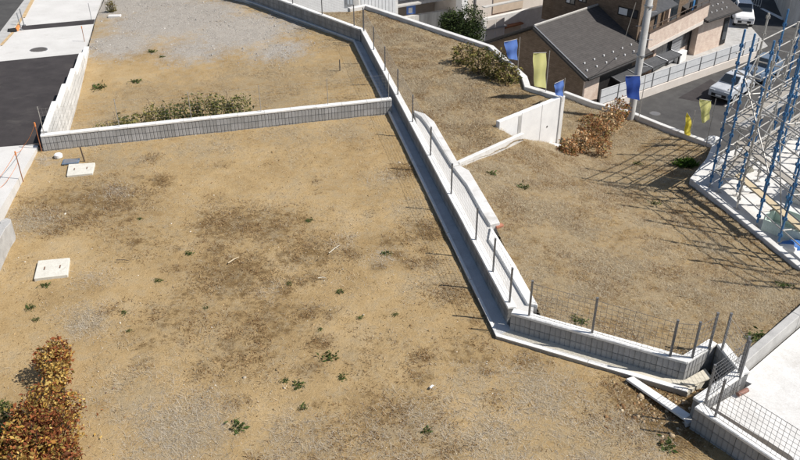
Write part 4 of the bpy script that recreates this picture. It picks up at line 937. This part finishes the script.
for i in range(8): m.tube((LB * i / 7, .06, -4.07), (LB * i / 7, .06, -3.8), .018, 6)
hp(m, 'balcony_rail', 'brown_trim', bal)
hp(MB().box(.75, LB - .1, 1.3, 7.5, -5.0, -1.5), 'upper_wall', 'brick_tile', uv=True)
for x0, x1 in ((.3, 2.0), (2.6, 3.4), (4.4, 6.0)):
    w_ = hp(MB().box(x0, x1, 1.26, 1.3, -4.9, -2.9), 'balcony_door', 'dark_trim'); hp(MB().box(x0 + .07, (x0 + x1) / 2, 1.24, 1.262, -4.85, -2.97), 'pane', 'glass', w_); hp(MB().box((x0 + x1) / 2 + .04, x1 - .07, 1.235, 1.262, -4.85, -2.97), 'pane', 'glass', w_)
m = MB(); m.v = [Vector(q) for q in ((.15, .25, -3.32), (3.6, .25, -3.32), (3.6, 1.3, -2.9), (.15, 1.3, -2.9), (.15, .25, -3.37), (3.6, .25, -3.37), (3.6, 1.3, -2.95), (.15, 1.3, -2.95))]
m.f = [(0, 1, 2, 3), (7, 6, 5, 4), (0, 4, 5, 1), (1, 5, 6, 2), (2, 6, 7, 3), (3, 7, 4, 0)]; hp(m, 'balcony_awning', 'dark_steel_roof')
hp(MB().box(4.1, 4.3, .95, 1.15, -5, -2.3), 'pillar', 'pink_wall')
for i in range(3): hp(MB().box(5.2 + i * .35, 5.45 + i * .35, .2, .26, -4.3, -3.55), 'laundry', ('dark_trim', 'blue_steel', 'dark_trim')[i])
# ground floor
hp(MB().box(-2.6, LB - .3, .75, 7.0, ZGH, -5.13), 'ground_floor_wall', 'pink_tile', uv=True)
def hwin(x0, x1, z0, z1, a, b, y=.75, nm='window'):
    w_ = hp(MB().box(x0 - .06, x1 + .06, y - .06, y - .002, z0 - .06, z1 + .06), nm, 'dark_trim'); xm = (x0 + x1) / 2
    hp(MB().box(x0, xm - .02, y - .075, y - .061, z0, z1), 'pane', a, w_); hp(MB().box(xm + .02, x1, y - .072, y - .061, z0, z1), 'pane', b, w_)
hwin(LB - 1.75, LB - .55, -6.6, -5.6, 'glass', 'glass')
hwin(2.6, 4.3, -7.2, -5.5, 'glass', 'glass')
sh = hp(MB().box(4.35, 5.65, .55, .70, -7.2, -5.45), 'shutter', 'dark_steel_roof')
for i in range(9): hp(MB().box(4.36, 5.64, .535, .549, -7.15 + i * .18, -7.0 + i * .18), 'shutter_slat', 'steel', sh)
for x in (LB - .35, LB - .1): 
    m = MB(); m.tube((x, .68, ZGH), (x, .68, -5.1), .05, 8); hp(m, 'downpipe', 'dark_trim')
hp(MB().box(2.0, 2.3, .5, .8, ZGH, -5.14), 'pillar', 'pink_wall')
for x in (LB + .9, LB - 2.4):
    hp(MB().box(x, x + .85, .2, .55, ZGH, ZGH + .65), 'outdoor_unit', 'white_paint', bevel=.02)
# low roof beside the balcony
q0, q1 = P(707.2, 20.8, -5.0), P(741.5, 9.3, -5.0); rd = (q1 - q0).normalized(); LR = (q1 - q0).length
TR = Matrix.Translation((q0.x, q0.y, 0)) @ Matrix.Rotation(math.atan2(rd.y, rd.x), 4, 'Z')
m = MB(); p = [Vector((.02, 0, -5.0)), Vector((LR, 0, -5.0)), Vector((LR - .2, 4.2, -2.9)), Vector((-2.2, 4.2, -2.9))]
m.v = p + [q - Vector((0, 0, .14)) for q in p]; m.f = [(0, 1, 2, 3), (7, 6, 5, 4), (0, 4, 5, 1), (1, 5, 6, 2), (2, 6, 7, 3), (3, 7, 4, 0)]
r2 = hpart(m, 'roof', 'roof_slate', T=TR, uv=True)
for i in range(5):
    for y in (.4, .8): hpart(MB().box(.3 + i * .55 + y * .3, .36 + i * .55 + y * .3, y - .03, y + .03, -5 + y * .5, -5 + y * .5 + .08), 'snow_guard', 'white_paint', r2, T=TR)
m = MB(); m.tube((.02, -.05, -5.06), (LR, -.05, -5.06), .06, 8); hpart(m, 'eave_gutter', 'dark_trim', r2, T=TR)
hpart(MB().box(.0, LR - .35, .45, 4.0, ZGH, -5.13), 'ground_floor_wall', 'pink_tile', T=TR, uv=True)
w_ = hpart(MB().box(LR - 1.0, LR - .45, .40, .448, -7.2, -5.5), 'side_door', 'dark_trim', T=TR); hpart(MB().box(LR - .93, LR - .52, .385, .399, -6.9, -5.7), 'pane', 'glass', w_, T=TR)
# side wall, dark porch and canopy on the street side of the gable part
sd = hpart(MB().box(.26, 1.55, .30, .399, ZGH, ZE - .02), 'side_wall', 'pink_tile', uv=True)
hpart(MB().box(1.6, 4.6, .33, .398, ZGH, ZE - .3), 'porch_door', 'dark_trim')
cq = [P(607, 74, -5.75), P(644, 57.5, -5.75), P(681, 52, -5.75), P(620, 83, -5.95)]
m = MB(); q = [P(607, 74, -5.7), P(671, 50, -5.7), P(682, 54.5, -5.95), P(621, 82.5, -5.95)]
m.v = q + [k - Vector((0, 0, .06)) for k in q]; m.f = [(0, 1, 2, 3), (7, 6, 5, 4), (0, 4, 5, 1), (1, 5, 6, 2), (2, 6, 7, 3), (3, 7, 4, 0)]
cn = hpart(m, 'canopy', 'dark_steel_roof', T=Matrix.Identity(4))
for i in range(5):
    t = i / 4; a = q[0].lerp(q[1], t) + Vector((0, 0, .02)); b = q[3].lerp(q[2], t) + Vector((0, 0, .02)); hpart(MB().tube(a, b, .025, 6), 'canopy_rib', 'steel', cn, Matrix.Identity(4))
for t in (.05, .5, .95):
    a = q[3].lerp(q[2], t); hpart(MB().tube((a.x, a.y, ZGH), (a.x, a.y, a.z - .05), .04, 8), 'canopy_post', 'dark_trim', cn, Matrix.Identity(4))
# ------------------------------------------------------------------ fence of the house
FZ = Qz(-6.85); FA, FB = P(600, 106, FZ), P(757, 51.5, FZ); fd = (FB - FA); fl = fd.length; fd.normalize(); FT = Matrix.Translation((FA.x, FA.y, 0)) @ Matrix.Rotation(math.atan2(fd.y, fd.x), 4, 'Z')
hf = thing('panel_fence', 'pale grey panel fence on a cream wall in front of the brick house', 'fence', (FA.x, FA.y, ZG)); finv = Matrix.Translation((-FA.x, -FA.y, -ZG))
def fp(mb, nm, mat, bevel=0, parent=None): mb.v = [finv @ (FT @ p) for p in mb.v]; return mb.build(nm, mat, parent or hf, bevel=bevel)
fp(MB().box(0, fl, 0, .18, ZG, FZ), 'base_wall', 'cream_wall')
nP = 10
for i in range(nP + 1):
    x = fl * i / nP; fp(MB().box(x - .035, x + .035, .06, .13, FZ, FZ + 1.0), 'post', 'steel_dark')
    if i < nP:
        p_ = fp(MB().box(x + .05, x + fl / nP - .05, .085, .105, FZ + .06, FZ + .98), 'panel', 'grey_panel')
        fp(MB().box(x + .05, x + fl / nP - .05, .07, .12, FZ + .982, FZ + 1.03), 'top_rail', 'grey_panel', 0, p_); fp(MB().box(x + .05, x + fl / nP - .05, .07, .084, FZ + .5, FZ + .54), 'mid_rail', 'steel', 0, p_)
# ------------------------------------------------------------------ cars
def car(label, loc, rz, paint, L=3.4, Wd=1.48, Hh=1.5):
    root = thing('parked_car', label, 'car', loc, rz=rz)
    prof = [(-L/2, .35), (-L/2, .75), (-L/2 + .12, .92), (-L/2 + 1.0, 1.0), (-L/2 + 1.55, Hh), (L/2 - .75, Hh), (L/2 - .15, .98), (L/2, .80), (L/2, .35)]
    m = MB(); ks = [(-1, 1.0), (1, 1.0)]
    hw = Wd / 2; n = len(prof)
    rows = []
    for y, f in ((-hw, .92), (-hw * .93, 1.0), (0, 1.025), (hw * .93, 1.0), (hw, .92)):
        row = []
        for x, z in prof:
            inset = 0 if z < 1.02 else (.16 * (abs(y) / hw) ** 2) * (1 if y > 0 else -1)
            row.append(len(m.v)); m.v.append(Vector((x * (1 if abs(y) < hw * .99 else .985), y - inset, .35 + (z - .35) * (f if z > .5 else 1))))
        rows.append(row)
    for a, b in zip(rows, rows[1:]):
        for i in range(n - 1): m.f.append((a[i], a[i+1], b[i+1], b[i]))
        m.f.append((a[n-1], a[0], b[0], b[n-1]))
    m.f.append(tuple(rows[0])); m.f.append(tuple(reversed(rows[-1])))
    m.build('body', paint, root, bevel=.04)
    x0, x1 = -L/2 + 1.06, -L/2 + 1.50
    ws = MB(); ws.v = [Vector((x0, -hw * .78, 1.08)), Vector((x0, hw * .78, 1.08)), Vector((x1, hw * .68, Hh - .03)), Vector((x1, -hw * .68, Hh - .03))]; ws.v += [v + Vector((-.03, 0, .025)) for v in ws.v]; ws.f = [(0, 3, 2, 1), (4, 5, 6, 7), (0, 1, 5, 4), (1, 2, 6, 5), (2, 3, 7, 6), (3, 0, 4, 7)]
    ws.build('windscreen', 'glass', root)
    for s_ in (-1, 1):
        MB().box(-L/2 + 1.65, L/2 - .9, s_ * hw * .86 - .03, s_ * hw * .86 + .03, 1.05, Hh - .12).build('side_window', 'glass', root)
        MB().box(-L/2 - .02, -L/2 + .06, s_ * hw * .68 - .18, s_ * hw * .68 + .18, .66, .82).build('headlight', 'curtain', root)
        for x in (-L/2 + .75, L/2 - .75):
            w_ = MB().tube((x, s_ * (hw - .2), .31), (x, s_ * (hw + .01), .31), .31, 18).build('wheel', 'rubber', root); MB().tube((x, s_ * (hw + .01), .31), (x, s_ * (hw + .02), .31), .19, 14).build('rim', 'car_silver', w_)
    MB().box(-L/2 - .03, -L/2, -.5, .5, .42, .6).build('grille', 'dark_trim', root)
    MB().box(-L/2 - .04, -L/2 - .028, -.2, .2, .45, .57).build('number_plate', 'white_paint', root)
car('white car parked at the end of the brick house', P(741, 22, ZG), R(75), 'car_white', 3.4, 1.48, 1.6)
car('silver white car on the street behind the scaffold poles', P(730, 96, ZG), R(43), 'car_silver')
car('dark blue car on the street behind the scaffold', P(760, 78, ZG), R(43), 'blue_grey')
# ------------------------------------------------------------------ scaffold and foundation
ZP = -.45
pad = [sk0.xy + Vector((.05, 0)), P2(706, 161, ZP), Vector((9.5, 21.3)), Vector((12.3, 23.0)), Vector((20, 28)), Vector((22, 10)), Vector((11, 10)), sk2.xy + Vector((.1, 0))]
slab('building_pad', pad, lambda x, y: ZP, 7.5, 'concrete_white', kind='structure')
U4 = Vector((math.cos(R(44)), math.sin(R(44)), 0)); W4 = Vector((U4.y, -U4.x, 0))
sc = thing('scaffold', 'blue and grey steel pipe scaffold with plank decks over the white foundation', 'scaffold', (8.34, 19.25, ZP))
O = Vector((8.34, 19.25, ZP))
def rel(p): return Vector(p)
def upright(p, h, mat):
    m = MB(); m.tube((p.x, p.y, .12), (p.x, p.y, h), .027, 8); u_ = m.build('upright', mat, sc)
    k = MB(); z = .3
    while z < h - .05:
        for a in range(4):
            t = a * math.pi / 2 + .77; k.box(.024, .052, -.010, .010, -.04, .04, Matrix.Translation((p.x, p.y, z)) @ Matrix.Rotation(t, 4, 'Z'))
        z += .45
    k.build('wedge_collars', mat, u_)['kind'] = 'stuff'
    j = MB(); j.tube((p.x, p.y, .0), (p.x, p.y, .12), .016, 8); j.box(p.x - .07, p.x + .07, p.y - .07, p.y + .07, 0, .01); j.build('base_jack', 'galv', u_)
def pipe(nm, a, b, r=.017, mat='galv'): MB().tube(a, b, r, 8).build(nm, mat, sc)
def plank(a, b, w, z, mat):
    d = (b - a); L = d.length; T = frame(a.xy, d.normalized()); 
    MB().box(0, L, -w / 2, w / 2, z, z + .035, T).build('plank', mat, sc, bevel=.004)
HS = 4.3
bays = [0, 1.2, 2.4, 3.6, 4.8, 6.0, 7.2, 8.4]
rowA = [U4 * b for b in bays]; rowB = [U4 * b + W4 * .75 for b in bays]
for i, p in enumerate(rowA): upright(p, HS + .15 * (i % 2), 'blue_steel' if i % 3 != 1 else 'galv')
for i, p in enumerate(rowB): upright(p, HS - .1 + .2 * (i % 2), 'blue_steel' if i % 3 != 1 else 'galv')
for z in (.5, .95, 1.4, 1.9, 2.35, 2.8, 3.3, 3.75): 
    Z = Vector((0, 0, z)); pipe('rail', rowA[0] + Z - U4 * .2, rowA[-1] + Z)
    if z in (.95, 1.4, 2.35, 2.8, 3.3): pipe('rail', rowB[0] + Z - U4 * .15, rowB[-1] + Z)
for z in (.48, 1.86):
    for i in range(len(bays) - 1):
        plank(rowA[i] + W4 * .18 + U4 * .03, rowA[i+1] + W4 * .18 - U4 * .03, .24, z, 'wood_grey'); plank(rowA[i] + W4 * .45 + U4 * .03, rowA[i+1] + W4 * .45 - U4 * .03, .24, z, 'galv')
for i, p in enumerate(rowA):
    for z in (.46, 1.84, 3.2): pipe('cross_tube', p + Vector((0, 0, z)), rowB[i] + Vector((0, 0, z)), .018)
pipe('brace', rowA[0] + Vector((0, 0, .3)), rowA[1] + Vector((0, 0, 2.2))); pipe('brace', rowA[3] + Vector((0, 0, .4)), rowA[2] + Vector((0, 0, 2.4))); pipe('brace', rowB[4] + Vector((0, 0, 3.4)), rowB[5] + Vector((0, 0, 1.6)))
# side along the kerb
kd = Vector((dSK.x, dSK.y, 0)).normalized(); kn = Vector((-kd.y, kd.x, 0))
kb = [.35, 1.25, 2.15, 3.05, 4.1, 5.0, 6.0]
r1 = [kd * b + kn * .05 for b in kb]; r2_ = [kd * b + kn * .72 for b in kb]
for i, p in enumerate(r1): upright(p, HS - (.2 if i % 2 else 0), 'blue_steel' if i in (0, 2, 3) else 'galv')
for i, p in enumerate(r2_): upright(p, HS - .3 + .25 * (i % 2), 'galv' if i % 3 == 0 else 'blue_steel')
for z in (.45, .95, 1.4, 1.85, 2.3, 2.8, 3.25):
    Z = Vector((0, 0, z)); pipe('rail', r1[0] + Z - kd * .4, r1[-1] + Z + kd * .2)
    if z in (.95, 1.85, 2.3, 3.25): pipe('rail', r2_[0] + Z, r2_[-1] + Z + kd * .2)
for i in range(len(kb) - 1):
    if i < 3: plank(r1[i] + kn * .3, r1[i+1] + kn * .3, .24, 1.42, 'wood_grey')
    plank(r1[i] + kn * .45, r1[i+1] + kn * .45, .24, .47, 'wood')
    for z in (.43, 1.38): pipe('cross_tube', r1[i] + Vector((0, 0, z)), r2_[i] + Vector((0, 0, z)), .018)
pipe('brace', r1[0] + Vector((0, 0, .3)), r1[1] + Vector((0, 0, 2.2))); pipe('brace', r1[2] + Vector((0, 0, 2.4)), r1[3] + Vector((0, 0, .4))); pipe('brace', r1[0] + Vector((0, 0, 3.2)), r1[2] + Vector((0, 0, 1.4)))
rowC = [U4 * b + W4 * 3.0 for b in (2.4, 3.6, 4.8, 6.0, 7.2)]; rowD = [q + W4 * .7 for q in rowC]
for i, q in enumerate(rowC): upright(q, HS + .3, 'blue_steel' if i % 2 else 'galv'); upright(rowD[i], HS + .2, 'blue_steel')
for z in (.5, 1.0, 1.9, 2.35, 3.3):
    Z = Vector((0, 0, z)); pipe('rail', rowC[0] + Z - U4 * .2, rowC[-1] + Z); pipe('rail', rowD[0] + Z - U4 * .2, rowD[-1] + Z)
for z in (1.86,):
    for i in range(len(rowC) - 1): plank(rowC[i] + W4 * .2, rowC[i+1] + W4 * .2, .24, z, 'wood_grey'); plank(rowC[i] + W4 * .48, rowC[i+1] + W4 * .48, .24, z, 'galv')
for i in range(0, len(bays) - 1, 2): pipe('brace', rowB[i] + Vector((0, 0, .35)), rowB[i+1] + Vector((0, 0, 1.8))); pipe('brace', rowA[i+1] + Vector((0, 0, 3.4)), rowA[i] + Vector((0, 0, 1.95)))
for i in range(0, len(kb) - 1, 2): pipe('brace', r2_[i] + Vector((0, 0, .4)), r2_[i+1] + Vector((0, 0, 2.2))); pipe('cross_tube', r1[i] + Vector((0, 0, 2.75)), r2_[i] + Vector((0, 0, 2.75)), .016)
# loose long poles leaning across
for k in range(3):
    a = r2_[2] + kn * (.5 + .25 * k); pipe('leaning_pole', a, a + U4 * (1.6 + .3 * k) + Vector((0, 0, 1.5 + .4 * k)), .02)
# strip foundation of the new house
fo = O + U4 * .7 + W4 * 1.75; fdn = thing('house_foundation', 'white concrete strip foundation trenches of a new house under the scaffold', 'foundation', fo)
FTm = Matrix.Rotation(R(44), 4, 'Z')
def fbar(x0, x1, y0, y1, z1=.42): MB().box(x0, x1, y0, y1, .0, z1, FTm).build('foundation_strip', 'foundation', fdn, bevel=.01)
for y in (0, -1.9, -3.8, -5.7, -7.4): fbar(0, 8.5, y - .16, y)
for i, (ya, yb) in enumerate(((-1.9, 0), (-3.8, -1.9), (-5.7, -3.8), (-7.4, -5.7))):
    for x in (0, 2.6, 5.2): fbar(x, x + .16, ya + .002, yb - .162, .418)
for i, (ya, yb) in enumerate(((-1.9, 0), (-3.8, -1.9), (-5.7, -3.8))):
    MB().box(.18, 8.4, ya + .02, yb - .18, .002, .08 + .03 * i, FTm).build('floor_slab', 'concrete_white', fdn)
def lump(name, label, p, r, mat, cat, s=(1, 1, .6)):
    root = thing(name, label, cat, p); bm = bmesh.new(); bmesh.ops.create_icosphere(bm, subdivisions=3, radius=r)
    for v in bm.verts:
        k = 1 + .35 * (float(vnoise(v.co.x * 3 + p.x, v.co.y * 3 + v.co.z * 2, 3 / (r * 4), 5)) - .5); v.co = Vector((v.co.x * s[0] * k, v.co.y * s[1] * k, max(-.02, v.co.z * s[2] * k)))
    me = bpy.data.meshes.new(name); bm.to_mesh(me); bm.free()
    for q_ in me.polygons: q_.use_smooth = True
    mesh_obj('bag_body', me, mat, root); return root
b1 = lump('sandbag', 'white sandbag slumped beside the yellow flag at the kerb end', P(713.5, 141, -.98), .24, 'white_bag', 'bag', (1, .7, .7))
b2 = lump('sandbag', 'white plastic sheet bundle on the foundation near the scaffold corner', P(728, 163, ZP), .30, 'white_bag', 'bundle', (1.2, .8, .5))
b3 = lump('tarp_bundle', 'blue tarpaulin bundle by the teal lined box', P(795, 246, ZP), .30, 'tarp_blue', 'tarp', (1.3, .7, .5))
b4 = lump('sandbag', 'small white bag in front of the blue tarpaulin', P(787, 249, ZP), .20, 'white_bag', 'bag', (1.2, .9, .6))
b5 = lump('tarp_bundle', 'dark green netting heap on the pad beneath the plank deck', P(744, 170, ZP), .22, 'hill', 'netting', (1.3, .8, .5))
tb = P(796, 236, ZP); tbx = thing('teal_box', 'pale teal lined open box among the scaffold legs', 'box', tb)
T_ = Matrix.Rotation(R(-46), 4, 'Z')
for nm, a in (('box_floor', (-.7, .7, -.3, .3, 0, .03)), ('box_side', (-.7, .7, .3, .33, 0, .42)), ('box_side', (-.7, .7, -.33, -.3, 0, .30)), ('box_end', (-.73, -.7, -.33, .33, 0, .42)), ('box_end', (.7, .73, -.33, .33, 0, .42))):
    MB().box(*a, T_).build(nm, 'teal', tbx)
# ------------------------------------------------------------------ service wire from pole to house
top = Vector((pb.x, pb.y, 2.0)); rope('service_wire', 'thin pale wire running from the utility pole to the slate roof', [onplane(636, 2, pb, Vector((0, 1, 0))), P(619, 55, Qz(ZE + .2))], .012, 'galv', 'wire', .15)
# ------------------------------------------------------------------ neighbours beyond the terrace
def building(name, label, A, B, depth, z0, z1, mat, cat='building', storeys=(), roof=None):
    A, B = Vector(A), Vector(B); d = (B - A); L = d.length; T = Matrix.Translation((0, 0, 0)) @ Matrix.Rotation(math.atan2(d.y, d.x), 4, 'Z')
    root = thing(name, label, cat, (A.x, A.y, z0)); h = (z1 - z0) / KS; L = L / KS
    def bp(mb, nm, m_, parent=None, bevel=0): mb.v = [(T @ p) * KS for p in mb.v]; return mb.build(nm, m_, parent or root, bevel=bevel)
    bp(MB().box(0, L, 0, depth, 0, h), 'wall', mat)
    if roof: bp(MB().box(-.12, L + .12, -.12, depth + .12, h, h + .1), 'roof', roof)
    for (x0, x1, za, zb, fm, gm) in storeys:
        w_ = bp(MB().box(x0, x1, -.05, -.002, za, zb), 'window', fm); xm = (x0 + x1) / 2
        bp(MB().box(x0 + .07, xm - .03, -.065, -.051, za + .07, zb - .07), 'pane', gm, w_); bp(MB().box(xm + .03, x1 - .07, -.06, -.051, za + .07, zb - .07), 'pane', gm, w_)
    return root, bp, L
# streaked concrete wall
A, B = P(398, 18.5, Qz(-5.6)).xy, P(477, 5.5, Qz(-5.6)).xy
r_, bp, L = building('streaked_wall', 'rain streaked pale concrete wall below the beige neighbour house', A - (B - A).normalized() * 4, B, .3, ZG, Qz(-5.6), 'streak_wall', 'wall')
bp(MB().box(0, L, -.05, .35, 2.41, 2.5), 'wall_coping', 'concrete', r_)
dn = (B - A).normalized(); nn_ = Vector((-dn.y, dn.x))
r_, bp, L = building('neighbour_house', 'beige house with pale window above the streaked concrete wall', A + nn_ * 2.2 - dn * 3, B + nn_ * 2.2 - dn * .3, 7, ZG, Qz(1.0), 'beige_wall', storeys=((8.6, 10.0, 2.2, 3.7, 'white_paint', 'curtain'), (3.0, 5.0, 2.2, 4.2, 'white_paint', 'glass'), (10.6, 11.2, 1.6, 3.4, 'dark_trim', 'glass')))
bp(MB().box(-.1, L + .1, -.35, -.002, 2.0, 2.16), 'ledge', 'concrete', r_); bp(MB().box(4.2, 7.2, -.10, -.003, 2.7, 4.0), 'shutter', 'white_paint', r_)
# cream building with white parapet
A, B = P(484, 19, Qz(-5.6)).xy, P(556, 3.5, Qz(-5.6)).xy; dn = (B - A).normalized(); nn_ = Vector((-dn.y, dn.x))
r_, bp, L = building('parapet_wall', 'white parapet wall running behind the sheds to the brick house', A, B + dn * 2, .25, ZG, Qz(-5.6), 'concrete_white', 'wall')
bp(MB().box(0, L, -.04, .29, 2.401, 2.46), 'wall_coping', 'concrete', r_)
r_, bp, L = building('apartment_block', 'cream apartment block with brown garage door behind the white parapet', A + nn_ * 1.6 - dn * .6, B + nn_ * 1.6 + dn * 1.5, 8, ZG, Qz(1.5), 'cream_wall', storeys=((6.3, 7.2, 2.6, 4.4, 'dark_trim', 'glass'),))
bp(MB().box(2.3, 4.9, -.06, -.002, 1.4, 4.0), 'garage_door', 'beige_wall', r_); bp(MB().box(.75, .85, -.08, -.002, .5, 5), 'downpipe', 'steel_dark', r_); bp(MB().box(-.5, -.02, -.3, .3, 0, 5.5), 'white_pier', 'white_paint', r_)
# sheds
A = P(485.5, 30, Qz(-6.2)).xy; B = P(504.5, 26.5, Qz(-6.2)).xy
r_, bp, L = building('garden_shed', 'small white storage shed with flat grey roof behind the kerb', A, B, 1.3, ZG, Qz(-6.2), 'white_paint', 'shed', roof='steel')
bp(MB().box(.06, L / 2 - .03, -.03, -.002, .1, 1.7), 'shed_door', 'cream_wall', r_); bp(MB().box(L / 2 + .03, L - .06, -.03, -.002, .1, 1.7), 'shed_door', 'cream_wall', r_)
A = P(503, 28.5, Qz(-6.4)).xy; B = P(521, 24, Qz(-6.4)).xy
building('lean_to', 'brown roofed lean-to between the shed and the slate roof', A, B, 1.5, ZG, Qz(-6.4), 'beige_wall', 'lean-to', roof='rust')
A = P(520, 22, Qz(-6.5)).xy; B = P(548, 15.5, Qz(-6.5)).xy
building('lean_to', 'grey roofed lean-to beside the white parapet', A, B, 1.3, ZG, Qz(-6.5), 'concrete', 'lean-to', roof='concrete')
# white building and gate beyond the far bend
A = P(296, 14, Qz(-2.5)).xy; B = P(351, 9, Qz(-2.5)).xy
r_, bp, L = building('white_house', 'white plastered house wall beyond the far fence', A - (B - A).normalized() * 3, B, 6, ZG, Qz(3.0), 'white_paint', storeys=((5.2, 5.6, 5.0, 5.8, 'steel', 'curtain'),))
A = P(359, 12, Qz(-4)).xy; B = P(398, 6, Qz(-4)).xy
r_, bp, L = building('pale_garage', 'pale grey garage with ribbed door beyond the terrace kerb', A, B, 5, ZG, Qz(1.0), 'concrete_white', 'garage')
for i in range(10): bp(MB().box(.15 + i * (L - .3) / 10, .12 + (i + 1) * (L - .3) / 10, -.03, -.002, .2, 5.2), 'door_slat', 'grey_panel', r_)
q = P(411, 14, Qz(-5.55)); s_ = thing('blue_sign', 'small blue and white sign board above the terrace kerb', 'sign', tuple(q))
MB().box(-.35, .35, -.03, .03, .0, .75, Matrix.Rotation(R(20), 4, 'Z')).build('sign_board', 'flag_lightblue', s_); MB().box(-.22, .1, -.036, -.031, .1, .5, Matrix.Rotation(R(20), 4, 'Z')).build('sign_patch', 'white_paint', s_)
# grey building at the right end of the street, railing
A = P(786, 26, ZG).xy; B = P(840, 30, ZG).xy
r_, bp, L = building('grey_building', 'grey rendered building at the far end of the lower street', A, B, 8, ZG, Qz(-2), 'streak_wall')
ra = P(742, 1.5, ZG); rbn = P(760, 7.5, ZG); dd = rbn - ra; rg = thing('white_railing', 'white barred railing beyond the parked white car', 'railing', ra)
for i in range(9): MB().tube(dd * (i / 8), dd * (i / 8) + Vector((0, 0, .9)), .02, 6).build('bar', 'white_paint', rg)
for z in (.1, .9): MB().tube(Vector((0, 0, z)), dd + Vector((0, 0, z)), .025, 6).build('rail', 'white_paint', rg)
# evergreen shrubs below the kerb
for (px, py, zz, r0, lab) in ((452, 22, -5.2, .75, 'dark green round evergreen shrub against the streaked wall'), (470, 21, -5.0, .95, 'taller dark green evergreen shrub beside the white shed')):
    zz = Qz(zz); r0 *= KS; c = P(px, py, zz); t = thing('evergreen_tree', lab, 'tree', (c.x, c.y, ZG)); hgt = zz - ZG
    MB().tube((0, 0, 0), (0, 0, hgt), .09, 8, .04).build('trunk', 'brown_trim', t)
    el = [(0, 0, hgt + .1, r0, r0, r0)] + [(rnd.uniform(-.6, .6) * r0, rnd.uniform(-.6, .6) * r0, hgt + rnd.uniform(-1.6, .3), r0 * .8, r0 * .8, r0 * .7) for _ in range(7)]
    v, f, c_ = leaves_np(cloud(el, 5200), .13, [(.028, .045, .016), (.045, .07, .022), (.07, .095, .03), (.02, .032, .012)], .2, .6); col_mesh('crown', v, f, c_, 'leaf', parent=t)['kind'] = 'stuff'
    m = MB()
    for k in range(7): m.tube((0, 0, hgt * .5 + k * .2), (rnd.uniform(-.6, .6), rnd.uniform(-.6, .6), hgt * .6 + k * .25), .03, 6, .012)
    m.build('limbs', 'brown_trim', t)['kind'] = 'stuff'

lump('plastic_sheet', 'crumpled white plastic sheet at the foot of the white retaining wall', P(548, 146, -1.0), .28, 'white_bag', 'sheet', (1.5, .6, .35))
